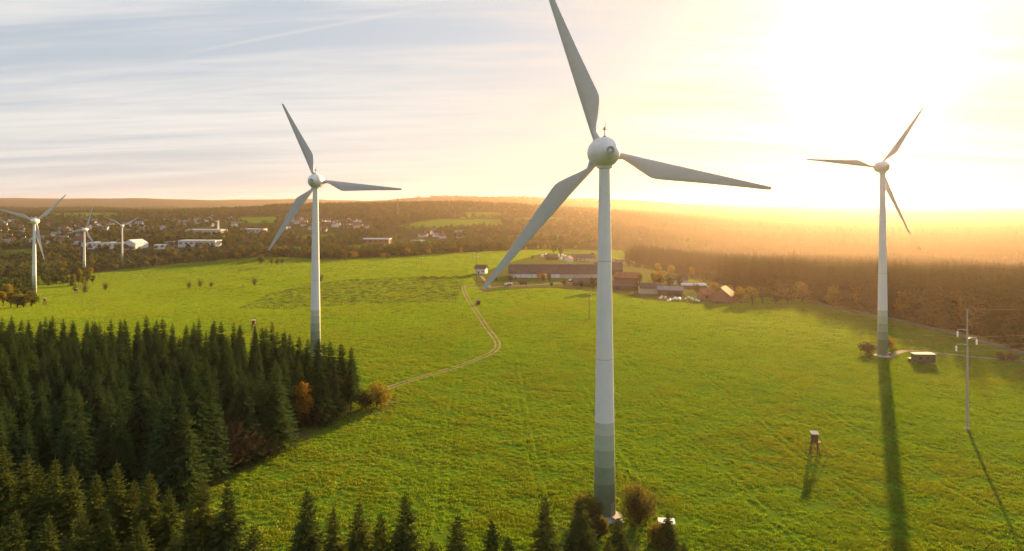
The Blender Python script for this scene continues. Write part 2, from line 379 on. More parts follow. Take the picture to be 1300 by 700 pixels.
def build_ground():
    def axis(lo, hi, step, far_lo, far_hi, gr):
        a = list(np.arange(lo, hi + 0.01, step)); s = step
        while a[-1] < far_hi: s *= gr; a.append(a[-1] + s)
        s = step; b = [lo]
        while b[-1] > far_lo: s *= gr; b.append(b[-1] - s)
        return np.array(b[:0:-1] + a)
    xs = axis(-430, 430, 2.6, -13000, 13000, 1.05); ys = axis(70, 720, 2.6, -2500, 13500, 1.028)
    X, Y = np.meshgrid(xs, ys); nx, ny = len(xs), len(ys)
    x, y = X.ravel(), Y.ravel(); z = hgt(x, y)
    i = np.arange(nx * ny).reshape(ny, nx)
    F = np.stack([i[:-1, :-1].ravel(), i[:-1, 1:].ravel(), i[1:, 1:].ravel(), i[1:, :-1].ravel()], 1)
    me = mesh_np('ground', np.stack([x, y, z], 1), F, None, True)
    far = is_far(x, y)
    for p in MEADOWS: far &= ~inside(x, y, p)
    rf = inside(x, y, RFOREST) | (((x / np.maximum(y, 1)) > 0.2) & (y > 560)) | (y > 4000)
    wood = inside(x, y, WOOD) | (far | rf)
    earth = inside(x, y, FARM).astype(float); earth = np.maximum(earth, 0.75 * inside(x, y, VERGE))
    earth = np.maximum(earth, np.clip(1.3 - np.hypot((x - 17) / 9, (y - 125) / 9), 0, 0.8))
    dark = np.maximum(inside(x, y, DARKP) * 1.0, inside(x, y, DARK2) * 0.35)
    col = np.zeros((len(x), 4), np.float32); col[:, 0] = wood; col[:, 1] = dark; col[:, 2] = earth; col[:, 3] = 1
    at_ = me.color_attributes.new('land', 'FLOAT_COLOR', 'POINT'); at_.data.foreach_set('color', col.ravel())
    m, nt, N, L = new_mat('meadow_and_earth')
    out = N('ShaderNodeOutputMaterial'); p = N('ShaderNodeBsdfPrincipled'); L(p.outputs[0], out.inputs[0])
    p.inputs['Roughness'].default_value = 0.95; p.inputs['Specular IOR Level'].default_value = 0.0
    tc = N('ShaderNodeTexCoord'); v = tc.outputs['Object']
    av = N('ShaderNodeAttribute'); av.attribute_name = 'land'; sp = N('ShaderNodeSeparateColor'); L(av.outputs['Color'], sp.inputs[0])
    big = nramp(N, L, nnoise(N, L, v, 0.012, 5, 0.6, 0.4), 0.34, 0.68)
    mid = nramp(N, L, nnoise(N, L, v, 0.11, 5, 0.65), 0.3, 0.7)
    fine = nnoise(N, L, v, 1.1, 6, 0.75, 0.6)
    gcol = nmix(N, L, big, (0.064,0.150,0.008), (0.098,0.178,0.010))
    gcol = nmix(N, L, nmath(N, L, 'MULTIPLY', mid, 0.5), gcol, (0.072,0.115,0.012))
    gcol = nmix(N, L, nramp(N, L, fine, 0.42, 0.70), gcol, (0.110,0.190,0.014))
    # mowing and tyre lines
    mp = N('ShaderNodeMapping'); mp.inputs['Rotation'].default_value = (0, 0, 0.62); mp.inputs['Scale'].default_value = (0.02, 0.55, 1); L(v, mp.inputs[0])
    st = nnoise(N, L, mp.outputs[0], 1.0, 4, 0.6)
    gcol = nmix(N, L, nmath(N, L, 'MULTIPLY', nramp(N, L, st, 0.52, 0.66), 0.35), gcol, (0.055,0.085,0.018))
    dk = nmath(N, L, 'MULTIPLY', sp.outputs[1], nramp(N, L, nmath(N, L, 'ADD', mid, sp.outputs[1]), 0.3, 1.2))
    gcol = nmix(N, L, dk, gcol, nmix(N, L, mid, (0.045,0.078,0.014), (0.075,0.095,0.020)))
    wcol = nmix(N, L, nramp(N, L, nnoise(N, L, v, 0.004, 8, 0.7), 0.35, 0.65), (0.034,0.048,0.020), (0.060,0.066,0.028))
    ecol = nmix(N, L, mid, (0.085,0.068,0.038), (0.125,0.095,0.055))
    ecol = nmix(N, L, nramp(N, L, nnoise(N, L, v, 0.07, 7, 0.7), 0.42, 0.55), ecol, (0.075,0.12,0.015))
    gcol = nmix(N, L, sp.outputs[0], gcol, wcol); gcol = nmix(N, L, sp.outputs[2], gcol, ecol)
    L(gcol, p.inputs['Base Color'])
    b1 = N('ShaderNodeBump'); b1.inputs['Strength'].default_value = 1.0; b1.inputs['Distance'].default_value = 0.5
    hsum = nmath(N, L, 'ADD', fine, nmath(N, L, 'MULTIPLY', nnoise(N, L, v, 0.25, 5, 0.7), 1.6))
    L(hsum, b1.inputs['Height']); L(b1.outputs[0], p.inputs['Normal'])
    me.materials.append(m)
    struct(obj('ground', me))
build_ground()

def ribbon(name, pts, width, mat, lift=0.03, step=2.0, offs=(0.0,), wob=0.15):
    """a strip (or several side by side) laid on the land along a smoothed line"""
    pts = [Vector(p[:2]) for p in pts]; P = []
    for i in range(len(pts) - 1):
        p0 = pts[max(i-1, 0)]; p1 = pts[i]; p2 = pts[i+1]; p3 = pts[min(i+2, len(pts)-1)]
        n = max(2, int((p2 - p1).length / step))
        for k in range(n):
            t = k / n
            P.append(0.5 * ((2*p1) + (p2-p0)*t + (2*p0-5*p1+4*p2-p3)*t*t + (3*p1-p0-3*p2+p3)*t**3))
    P.append(pts[-1]); V = []; F = []
    for o in offs:
        b = len(V)
        for i, p in enumerate(P):
            d = (P[min(i+1, len(P)-1)] - P[max(i-1, 0)]).normalized(); n = Vector((-d.y, d.x))
            w = width / 2 * (1 + wob * math.sin(i * 0.9 + o) * R.random())
            for s in (-1, 0, 1):
                q = p + n * (o + s * w); V.append((q.x, q.y, hz(q.x, q.y) + lift + (0.03 if s == 0 else 0)))
        for i in range(len(P) - 1):
            for s in (0, 1):
                F.append((b+i*3+s, b+i*3+s+1, b+(i+1)*3+s+1, b+(i+1)*3+s))
    me = mesh_np(name, V, [f[::-1] for f in F], mat, True)
    o = struct(obj(name, me)); return o
M['dirt'] = plain('track_dirt', (0.21,0.15,0.09), 0.95, 0.25, 0.4, bump=0.03, spec=0.1)
M['gravel'] = plain('gravel_track', (0.17,0.135,0.10), 0.95, 0.2, 0.6, bump=0.03, spec=0.1)
M['asphalt'] = plain('road_asphalt', (0.11,0.10,0.10), 0.8, 0.2, 0.3, bump=0.01)
ribbon('path', [g(*p) for p in ((588,364),(590,372),(596,383),(606,398),(617,415),(627,428),(632,438),(626,447),(605,457),(575,468),(540,478),(505,489),(480,498),(462,506))], 0.85, M['dirt'], 0.06, 2.0, (-0.95, 0.95))
ribbon('farm_track', [g(*p) for p in ((588,364),(612,366),(640,364),(680,362),(725,359),(760,360))], 3.0, M['gravel'], 0.06)
ribbon('house_track', [g(*p) for p in ((611,351),(617,358),(622,365))], 2.2, M['gravel'], 0.07)
ribbon('road', [g(*p) for p in ((1030,384),(1060,390),(1100,399),(1150,409),(1200,421),(1260,437),(1330,457),(1420,480))], 5.0, M['asphalt'], 0.08, 3.0)
ribbon('gravel_lane', [g(*p) for p in ((1128,453),(1150,446),(1185,448),(1220,452),(1270,457),(1340,462))], 3.0, M['gravel'], 0.10, 2.0)
ribbon('far_lane', [g(*p) for p in ((728,318),(765,323),(800,334),(835,340),(870,349))], 3.5, M['gravel'], 0.08, 4.0)

# ------------------------------------------------------------------ wind turbines
def blade_mesh(Rr, chord, name):
    st = [(0.055,0.50,0.0),(0.085,0.50,0.0),(0.12,0.60,0.1),(0.17,0.95,0.5),(0.23,1.45,0.9),(0.285,1.86,1.0),(0.31,1.95,1.0),(0.345,1.90,1.0),(0.45,1.62,1.0),
          (0.6,1.24,1.0),(0.75,0.90,1.0),(0.88,0.62,1.0),(0.96,0.46,1.0),(0.993,0.36,1.0),(1.0,0.24,1.0)]
    n = 18; V = []; F = []
    for r, c, a in st:
        c = c * chord; lead = -chord * (0.48 - 0.30 * r)
        th = (1 - a) * 1.0 + a * (0.30 - 0.16 * r); tw = math.radians(20 * (1 - r) ** 1.5 * a + 2)
        for k in range(n):
            t = 2 * math.pi * k / n
            xx = 0.5 - 0.5 * math.cos(t); yy = 0.5 * math.sin(t) * th * (1 - a * 0.55 * xx ** 1.5)
            w = c if r > 0.1 else 2 * chord * 0.42
            X = (lead if r > 0.1 else -w / 2) + xx * w; Yv = yy * w
            V.append((X * math.cos(tw) + Yv * math.sin(tw), -X * math.sin(tw) * 0.8 + Yv, r * Rr))
    m = len(st)
    for i in range(m - 1):
        for k in range(n):
            F.append((i*n+k, i*n+(k+1) % n, (i+1)*n+(k+1) % n, (i+1)*n+k))
    F.append(tuple(range(n))[::-1]); F.append(tuple((m-1)*n + k for k in range(n)))
    return mesh_np(name, V, F, M['blade'], True)
TURB_CACHE = {}
def turbine(label, loc, H, Rr, angle, yaw, chord=1.84, rb=2.06, rt=1.0, small=1.0, extras=False, group='wind turbines'):
    t = thing('wind_turbine', label, 'wind turbine', loc, 0, group)
    key = (H, Rr, chord, rb, rt, small)
    top = H - 2.75 * small
    def rad(z): return rt + (rb - rt) * (1 - z / top) ** 1.0
    if key not in TURB_CACHE:
        zs = [0.0, 2.6, 6.4, 9.5, 12.6, 15.4, 17.4]
        d = {}
        zz = [17.4] + [17.4 + (top - 17.4) * k / 6 for k in range(1, 7)]
        prof = []
        for k, z in enumerate(zz):
            prof.append((rad(z), z))
        d['tower'] = MB().lathe(prof, 40).mesh('tower', M['tower'], True)
        d['rings'] = [MB().lathe([(rad(z), z), (rad(z) + 0.02, z + 0.01), (rad(z) + 0.02, z + 0.09), (rad(z) - 0.01, z + 0.1)], 40).mesh('flange_ring', M['joint'], True) for z in (top*0.45, top*0.73)]
        d['bands'] = []
        bz = [17.4, 15.2, 12.4, 9.4, 6.3, 0.0]
        for k in range(5):
            d['bands'].append(MB().lathe([(rad(bz[k+1]), bz[k+1]), (rad(bz[k]), bz[k])], 40).mesh('tower_band', M['band%d' % k], True))
        d['base'] = MB().lathe([(rb + 1.3, -0.5), (rb + 1.3, 0.12), (rb + 0.35, 0.28), (rb + 0.34, 0.5), (rb * 0.9, 0.52)], 40).mesh('base_ring', M['concrete'])
        s = small
        nac = [(0.05,-4.75),(0.55,-4.72),(0.62,-4.62),(0.95,-4.25),(1.5,-3.55),(2.1,-2.6),(2.55,-1.6),(2.80,-0.5),(2.84,0.3),(2.80,0.9),(2.72,1.35)]
        d['nacelle'] = MB().lathe([(r * s, y * s) for r, y in nac], 40, 'Y').mesh('nacelle', M['tower'], True)
        spn = [(2.60,1.42),(2.72,1.6),(2.74,2.3),(2.66,3.1),(2.40,4.0),(1.95,4.8),(1.3,5.4),(0.6,5.7),(0.05,5.78)]
        d['spinner'] = MB().lathe([(r * s, y * s) for r, y in spn], 40, 'Y').mesh('spinner', M['tower'], True)
        d['vent'] = MB().lathe([(0.60*s,-4.70*s),(0.74*s,-4.78*s),(0.74*s,-4.95*s),(0.50*s,-4.97*s),(0.46*s,-4.74*s),(0.05,-4.73*s)], 24, 'Y').mesh('rear_vent', M['joint'])
        d['collar'] = MB().lathe([(rt + 0.02, top - 0.3), (rt + 0.38*s, top - 0.2), (rt + 0.42*s, top + 0.55*s), (rt + 0.7*s, top + 1.1*s)], 32).mesh('yaw_collar', M['tower'], True)
        d['blade'] = blade_mesh(Rr, chord, 'blade')
        d['root'] = MB().lathe([(chord*0.50, 2.3*s), (chord*0.50, 2.75*s), (chord*0.45, 2.8*s)], 24).mesh('blade_root_ring', M['tower'], True)
        d['lamp'] = MB().box(-0.28*s,0.28*s,-0.3*s,0.3*s,2.6*s,2.95*s).tube([(0,0,2.9*s),(0,0,4.1*s)],0.06*s).tube([(-0.45*s,0,4.1*s),(0.45*s,0,4.1*s)],0.05*s).lathe([(0.02,4.1*s),(0.2*s,4.2*s),(0.2*s,4.5*s),(0.02,4.6*s)],10).tube([(0.2*s,0,4.4*s),(0.2*s,0,5.6*s)],0.035*s).mesh('weather_mast', M['dark'])
        d['door'] = MB().box(-0.5,0.5,-rb-0.06,-rb+0.4,0.75,2.95).mesh('door', M['band3'])
        d['steps'] = MB().box(-0.7,0.7,-rb-1.5,-rb-0.1,0.0,0.72).box(-0.7,0.7,-rb-1.9,-rb-1.5,0.0,0.45).box(-0.7,0.7,-rb-2.3,-rb-1.9,0.0,0.2).mesh('steps', M['concrete'])
        TURB_CACHE[key] = d
    d = TURB_CACHE[key]
    obj('tower', d['tower'], t)
    for b in d['bands']: obj('tower_band', b, t)
    for b in d['rings']: obj('flange_ring', b, t)
    obj('base_ring', d['base'], t); obj('yaw_collar', d['collar'], t)
    dr = obj('door', d['door'], t, rot=(0, 0, math.radians(38))); 
    if extras: obj('steps', d['steps'], dr)
    n = obj('nacelle', d['nacelle'], t, (0, 0, H), (0, 0, yaw)); obj('rear_vent', d['vent'], n); obj('weather_mast', d['lamp'], n)
    s = obj('spinner', d['spinner'], t, (0, 0, H), (0, 0, yaw))
    for k in range(3):
        m = Matrix.Translation((0, 0, H)) @ Matrix.Rotation(yaw, 4, 'Z') @ Matrix.Translation((0, 2.35 * small, 0)) @ Matrix.Rotation(math.radians(angle + 120 * k), 4, 'Y')
        b = obj('blade', d['blade'], t); b.matrix_local = m
        obj('blade_root_ring', d['root'], b)
    return t
def tl(px, d, z=None):
    x = (px - 650) / FPX * d; return (x, d, hz(x, d) if z is None else z)
T1 = tl(767.5, 130.5); T2 = tl(400.5, 272.0); T3 = tl(1120.5, 270.0); T4 = tl(43.5, 632.0); T5 = tl(107.0, 1024.0); T6 = tl(155.0, 1137.0)
turbine('nearest and largest white wind turbine, green bands at its foot beside bushes', T1, CAM_Z + 68.7*130.5/FPX - T1[2], 33.6, -18.7, math.radians(5), extras=True)
turbine('white wind turbine with green banded foot behind the dark spruce wood', T2, CAM_Z + 32*272/FPX - T2[2], 33.0, -24.5, math.radians(-2))
turbine('wind turbine against the sun glare beside a green container', T3, CAM_Z + 50*270/FPX - T3[2], 28.4, 36.0, math.radians(0), 1.15, 1.95, 0.95, 0.80)
turbine('leftmost wind turbine, rising from the far dark wood', T4, CAM_Z - 19*632/FPX - T4[2], 35.5, 48.0, math.radians(2))
turbine('distant wind turbine behind trees, middle of the three small ones', T5, CAM_Z - 30*1024/FPX - T5[2], 34.5, 21.0, math.radians(-16))
turbine('distant wind turbine on the far meadow edge before a white factory', T6, CAM_Z - 25*1137/FPX - T6[2], 28.5, 60.0, math.radians(13), 1.6, 1.7, 0.9, 0.85)
# ------------------------------------------------------------------ plants: shapes shared by many individuals
def spruce_mesh(name, seed, H, Rm, nwh, nbr, nst, mat, low=0.07, tw=1.0, hang=True, pw=0.85):
    r = np.random.default_rng(seed); Q = []
    for i in range(nwh):
        t = low + (1 - low) * ((i + r.random() * 0.5) / nwh) ** 0.92
        L0 = Rm * (1 - t) ** pw * (1 - 0.35 * max(0, 0.16 - t) / 0.16) + 0.12
        nb = max(4, int(nbr * (0.75 + 0.5 * (1 - t))))
        az = r.random() * 6.28 + np.arange(nb) * 6.283 / nb + r.normal(0, 0.22, nb)
        L = L0 * r.uniform(0.68, 1.18, nb)
        up = np.where(t > 0.8, 0.55, 0.15 - 0.35 * (1 - t)) + r.normal(0, 0.08, nb)
        for b in range(nb):
            s = np.linspace(0.12, 1.0, nst)
            d = np.array([math.cos(az[b]), math.sin(az[b]), 0.0]); sd = np.array([-d[1], d[0], 0.0])
            px = s * L[b]; pz = H * t + L[b] * (up[b] * s - 0.42 * s ** 2 + 0.22 * s ** 4)
            P = d[None] * px[:, None]; P[:, 2] = pz
            ln = np.clip(L[b] * (0.50 - 0.30 * s), 0.16, 1.3) * r.uniform(0.7, 1.25, nst) * tw
            for sg in (-1, 1):
                dirv = d[None] * 0.75 + sd[None] * sg * r.uniform(0.5, 1.0, nst)[:, None]; dirv[:, 2] = r.uniform(-0.5, 0.05, nst)
                dirv /= np.linalg.norm(dirv, axis=1)[:, None]
                wv = np.cross(dirv, r.normal(0, 0.35, (nst, 3)) + np.array([0, 0, 1.0])); wv /= np.linalg.norm(wv, axis=1)[:, None]
                w = (0.17 * ln + 0.05)[:, None]; l = ln[:, None]
                Q.append(np.stack([P, P + dirv*l*0.45 + wv*w, P + dirv*l, P + dirv*l*0.5 - wv*w], 1))
            if hang:
                k = slice(nst // 3, None); m = nst - nst // 3
                dirv = d[None] * 0.35 + sd[None] * r.normal(0, 0.35, m)[:, None]; dirv = dirv + np.array([0, 0, -1.0])
                dirv /= np.linalg.norm(dirv, axis=1)[:, None]
                wv = np.cross(dirv, d[None] + r.normal(0, 0.6, (m, 3))); wv /= np.linalg.norm(wv, axis=1)[:, None]
                l = (ln[k] * 0.7)[:, None]; w = l * 0.26; p = P[k]
                Q.append(np.stack([p, p + dirv*l*0.4 + wv*w, p + dirv*l, p + dirv*l*0.45 - wv*w], 1))
    # leading shoot
    for a in range(3):
        c, s_ = math.cos(a*2.1), math.sin(a*2.1)
        Q.append(np.array([[[0.10*c,0.10*s_,H*0.975],[0.05*c,0.05*s_,H*1.0],[0,0,H*1.035],[-0.06*c,-0.06*s_,H*0.99]]]))
    Q = np.concatenate(Q); V = Q.reshape(-1, 3); F = np.arange(len(V)).reshape(-1, 4)
    return mesh_np(name, V, F, mat)
def trunk_mesh(name, H, r0, top=0.97, n=7):
    return MB().tube([(0,0,-0.4),(0,0,H*0.03),(0,0,H*0.4),(0,0,H*top)], [r0*1.35, r0, r0*0.62, 0.03], n).mesh(name, M['bark'], True)
def broad_meshes(name, seed, H, W, nlobe, nleaf, ls, mat, base=0.25, limbs=7, squash=1.0, shell=0.55):
    r = np.random.default_rng(seed); cz = H * (base + (1 - base) * 0.52); rz = H * (1 - base) * 0.5
    lob = []
    while len(lob) < nlobe:
        p = r.uniform(-1, 1, 3)
        if np.linalg.norm(p) < 0.86: lob.append(p)
    lob = np.array(lob); lc = np.stack([lob[:, 0]*W/2*0.74, lob[:, 1]*W/2*0.74, cz + lob[:, 2]*rz*0.80*squash], 1)
    lr = W * r.uniform(0.13, 0.27, nlobe)
    idx = r.integers(0, nlobe, nleaf); d = r.normal(0, 1, (nleaf, 3)); d /= np.linalg.norm(d, axis=1)[:, None]
    rad = lr[idx] * (shell + (1.12 - shell) * r.random(nleaf) ** 0.6)
    P = lc[idx] + d * rad[:, None] * np.array([1, 1, 0.85])
    keep = P[:, 2] > H * base * 0.5; P = P[keep]; n = len(P)
    a = r.normal(0, 1, (n, 3)) + d[keep] * 0.4; a /= np.linalg.norm(a, axis=1)[:, None]
    b = np.cross(a, r.normal(0, 1, (n, 3))); b /= np.linalg.norm(b, axis=1)[:, None]; c = np.cross(a, b)
    s = (ls * r.uniform(0.6, 1.35, n))[:, None]
    Q = np.stack([P - b*s, P - c*s*0.55, P + b*s, P + c*s*0.6], 1)
    crown = mesh_np(name + '_crown', Q.reshape(-1, 3), np.arange(n*4).reshape(-1, 4), mat)
    r0 = 0.022 * H + 0.03; m = MB()
    m.tube([(0,0,-0.4),(0.03*W,0,H*base*0.6),(0,0.02*W,H*(base+0.12)),(0,0,H*0.72)], [r0*1.4, r0, r0*0.8, r0*0.2], 7)
    for k in range(limbs):
        q = lc[k % nlobe]; z0 = H * base * (0.75 + 0.5 * r.random())
        m.tube([(0,0,z0), tuple(q*np.array([0.45,0.45,0])+np.array([0,0,z0+(q[2]-z0)*0.6])), tuple(q)], [r0*0.6, r0*0.35, 0.03], 5)
    return crown, m.mesh(name + '_trunk', M['bark'], True)
def twig_meshes(name, seed, H, W, n, mat, leaves=0, lmat=None, ls=0.2):
    """bare, many-stemmed shrub or small leafless tree"""
    r = np.random.default_rng(seed); Q = []
    for i in range(n):
        az = r.random()*6.283; el = r.uniform(0.25, 1.45); ln = H * r.uniform(0.35, 0.8)
        p0 = np.array([r.normal(0, W*0.10), r.normal(0, W*0.10), H*r.uniform(0.02, 0.42)])
        d = np.array([math.cos(az)*math.cos(el)*W/H*1.1, math.sin(az)*math.cos(el)*W/H*1.1, math.sin(el)])
        p1 = p0 + d*ln*0.5 + r.normal(0, 0.03*H, 3); p2 = p1 + (d + np.array([0,0,0.25]))*ln*0.45 + r.normal(0, 0.04*H, 3)
        wv = np.cross(d, r.normal(0, 1, 3)); wv /= np.linalg.norm(wv) + 1e-6; w = 0.012*H*r.uniform(0.5, 1.2)
        Q.append([p0 - wv*w, p0 + wv*w, p1 + wv*w*0.7, p1 - wv*w*0.7]); Q.append([p1 - wv*w*0.7, p1 + wv*w*0.7, p2 + wv*w*0.3, p2 - wv*w*0.3])
        for k in range(4):
            e = r.normal(0, 1, 3); e[2] = abs(e[2]); e /= np.linalg.norm(e); q = p1 + (p2 - p1)*r.random()
            Q.append([q - wv*w*0.5, q + wv*w*0.5, q + e*H*0.12 + wv*w*0.2, q + e*H*0.12 - wv*w*0.2])
    Q = np.array(Q); V = Q.reshape(-1, 3); V[:, 2] = np.maximum(V[:, 2], -0.1)
    return mesh_np(name + '_branches', V, np.arange(len(V)).reshape(-1, 4), mat)

SPR = []      # (crown, trunk, height)
for k in range(6):
    H = (19.5, 21.0, 18.0, 20.0, 22.0, 17.0)[k]
    SPR.append((spruce_mesh('spruce_crown', 100+k, H, (4.3,3.7,4.5,3.6,4.1,4.2)[k], 52, 8, 8, M['spruce'], (0.06,0.16,0.05,0.22,0.10,0.05)[k], 0.82, pw=(0.72,0.62,0.76,0.60,0.68,0.80)[k]), trunk_mesh('spruce_trunk', H, 0.22), H))
SPN = []
for k in range(6):
    H = (19.0, 17.5, 20.0, 18.0, 12.0, 9.0)[k]
    SPN.append((spruce_mesh('near_spruce_crown', 200+k, H, (4.9,4.5,5.0,4.2,3.9,3.3)[k], 46 if k < 4 else 30, 8, 8, M['spruce_near'], 0.05, pw=0.78), trunk_mesh('near_spruce_trunk', H, 0.20), H))
def put_tree(name, label, cat, group, loc, protos, k, h, wid=1.0, rz=None, crown='crown'):
    cr, tr, H = protos[k]; s = h / H
    t = thing(name, label, cat, loc, R.random()*6.28 if rz is None else rz, group)
    t.scale = (s*wid, s*wid, s)
    obj('trunk', tr, t); obj(crown, cr, t)
    return t

# ---- the dense spruce wood
def build_wood():
    pts = []
    def ok(x, y, dmin): return all((x-a)**2 + (y-b)**2 > dmin*dmin for a, b, _, _ in pts)
    # the outer row, placed along the edge of the wood
    edge = [(446,516,441,1),(433,519,437,3),(419,523,434,2),(405,529,430,4),(350,572,463,0),(330,577,482,2),(307,589,468,4),(212,640,507,2),(268,612,486,1),(250,622,480,3),(228,634,500,4),(236,640,520,0)]
    rows = []
    for px, py, top, k in edge:
        x, y, z = g(px, py); h = CAM_Z - (top - HOR)/FPX*y - z
        rows.append((x, y, max(12, min(h, 23)), k)); pts.append((x, y, 0, 0))
    edge_n = len(pts)
    tries = 0
    while tries < 9000:
        tries += 1
        x = R.uniform(-215, -36); y = R.uniform(128, 262)
        if not bool(inside(x, y, WOOD)): continue
        if x/y*FPX + 650 < -60: continue
        if abs(x - T2[0]) < 7 and abs(y - T2[1]) < 8: continue
        ppx = x/y*FPX + 650
        if any(abs(ppx - q) < w and y < d0 + 4 for q, w, d0 in ((384, 20, 185), (250, 22, 151), (279, 22, 154), (302, 18, 157), (325, 14, 161))): continue
        if ok(x, y, 5.0): pts.append((x, y, 0, 0))
    order = sorted(range(edge_n), key=lambda i: -rows[i][0])
    for n, i in enumerate(order):
        x, y, h, k = rows[i]
        put_tree('spruce_tree', f'dark spruce on the edge of the dense wood, {ordn(n+1)} from the path tip', 'spruce', 'spruces along the edge of the dense wood', (x, y, hz(x, y)), SPR, k, h, 1.2)
    todo = []
    for x, y, _, _ in pts[edge_n:]:
        px = x/y*FPX + 650
        h = float(np.interp(px, [0, 330, 400, 445], [20.0, 18.6, 17.6, 16.8])) * R.uniform(0.80, 1.07)
        if y > 225: h = min(h, CAM_Z - (400 + 8*R.random() - HOR)/FPX*y)
        todo.append((px, x, y, h, R.randrange(6), R.uniform(0.82, 1.15)))
    for px, d, top in ((391, 210, 431), (403, 207, 433), (380, 214, 427), (368, 220, 424)):      # they hide the foot of the turbine
        x, y, z = at(px, d); todo.append((px, x, y, CAM_Z - (top - HOR)/FPX*d - z, 0, 1.1))
    cnt = {}
    for px, x, y, h, k, wd in sorted(todo):
        depth = 'far rim' if y > 230 - max(0, px-250)*0.2 else ('near rim' if y < 152 else 'middle')
        zone = 'below the leftmost turbine' if px < 160 else ('before the hide' if px < 335 else 'before the second turbine')
        look = ('tall ' if h > 18.2 else 'short ' if h < 16.4 else '') + ('broad' if wd > 1.04 else 'narrow' if wd < 0.92 else 'dark')
        if depth == 'middle':
            lab = f'{look} spruce inside the dense wood, {zone}'; grp = lab.replace('spruce', 'spruces')
        else:
            cnt[depth] = cnt.get(depth, 0) + 1
            lab = f'{look} spruce on the {depth} of the dense wood, {ordn(cnt[depth])} from left'; grp = f'spruces on the {depth} of the dense wood'
        put_tree('spruce_tree', lab, 'spruce', grp, (x, y, hz(x, y)), SPR, k, h, wd)
    return pts
WOOD_PTS = build_wood()

# ---- the row of spruces at the bottom of the picture
def build_near_row():
    tops = [(-28,560,19,0),(4,566,20,2),(34,577,19,1),(50,592,18,3),(70,584,19,0),(92,592,18,2),(122,603,18,1),(148,589,20,0),(170,612,17,3),(190,602,19,2),(214,622,17,1),(240,640,17,3),
            (258,609,19.5,2),(289,613,19,1),(322,668,15,4),(390,622,19,0),(423,646,17,3),(456,638,18,1),(483,651,17,2),(514,628,19,0),(549,688,13,4),(581,654,17.5,1),(624,661,17,3),(645,683,13,4),
            (692,630,17.5,2),(20,650,17,3),(62,655,17,0),(104,650,17,1),(136,652,16,2),(180,662,16,0),(222,676,15,1),(2,668,16,2),(82,682,15,3),(160,690,14,1)]
    tops = sorted(tops)
    for n, (px, top, h, k) in enumerate(tops):
        d = (CAM_Z - h) * FPX / (top - HOR); x, y, z = at(px, d)
        put_tree('spruce_tree', f'olive green spruce in the foreground row, {ordn(n+1)} from the left', 'spruce', 'foreground spruces along the bottom edge', (x, y, z), SPN, k, h, 1.0)
    for px, top, d, k, lab in ((738,633,114,4,'small spruce just in front of the nearest turbine foot, to its left'),
                               (785,659,111,5,'little bright spruce just in front of the nearest turbine foot'),
                               (848,652,119,5,'slim little spruce standing before the white roofed kiosk'),
                               (772,686,104,5,'spruce tip at the bottom edge below the nearest turbine'),
                               (868,690,106,5,'rightmost small spruce tip at the bottom edge')):
        x, y, z = at(px, d); h = CAM_Z - (top - HOR)/FPX*d - z
        put_tree('spruce_tree', lab, 'spruce', 'small spruces round the turbine foot', (x, y, z), SPN, k, h, 1.1)
build_near_row()

# ---- larch, bare shrubs and bushes
def single(name, label, cat, loc, meshes, group=None, crown='crown', rz=0.0, scale=None):
    t = thing(name, label, cat, loc, rz, group, scale)
    cr, tr = meshes
    if tr is not None: obj('trunk', tr, t)
    obj(crown, cr, t); return t
x, y, z = g(384, 541)
single('larch_tree', 'orange autumn larch glowing at the edge of the dark wood', 'larch', (x, y, z), broad_meshes('larch', 5, 12.8, 6.4, 44, 4200, 0.22, M['larch'], 0.03, 8))
M['autumn_bush'] = leafy('bush_autumn', [(0.135,0.115,0.032),(0.115,0.11,0.030)], 0.4); M['bush_gold'] = leafy('bush_gold', [(0.20,0.17,0.03),(0.20,0.17,0.03)], 0.4); M['bush_dark'] = leafy('bush_dark', [(0.06,0.07,0.025),(0.06,0.07,0.025)], 0.3)
x, y, z = g(478, 517)
single('bush', 'golden green round bush by the path at the tip of the wood', 'bush', (x, y, z), broad_meshes('bush', 6, 6.6, 8.8, 30, 3200, 0.22, M['bush_gold'], 0.0, 6, 1.15))
x, y, z = g(463, 518)
single('bush', 'dark green low bush beside the golden bush at the wood tip', 'bush', (x, y, z), broad_meshes('bush', 16, 4.6, 7.0, 24, 2400, 0.2, M['bush_dark'], 0.0, 6, 1.15))
for i, (px, py, h, w) in enumerate(((250,604,10.5,9),(279,597,11.0,9),(302,592,7.5,8),(325,583,6.0,7))):
    x, y, z = g(px, py)
    lab = ('tall bare brown bush at the wood edge, nearest the foreground spruces', 'largest bare brown bush at the wood edge, twigs grey', 'rusty brown bush with few leaves at the wood edge', 'low rusty bush at the wood edge, closest to the larch')[i]
    t = thing('bush', lab, 'bush', (x, y, z), i*1.3, 'bare bushes at the wood edge')
    obj('branches', twig_meshes('shrub', 30+i, h, w, 520, M['twig']), t)
    if i > 1: obj('leaves', broad_meshes('shrub', 40+i, h*0.9, w*0.9, 14, 900, 0.16, M['larch'], 0.05, 3)[0], t)
    else: obj('leaves', broad_meshes('shrub', 40+i, h*0.95, w*0.9, 16, 900, 0.14, M['twig'], 0.08, 3)[0], t)
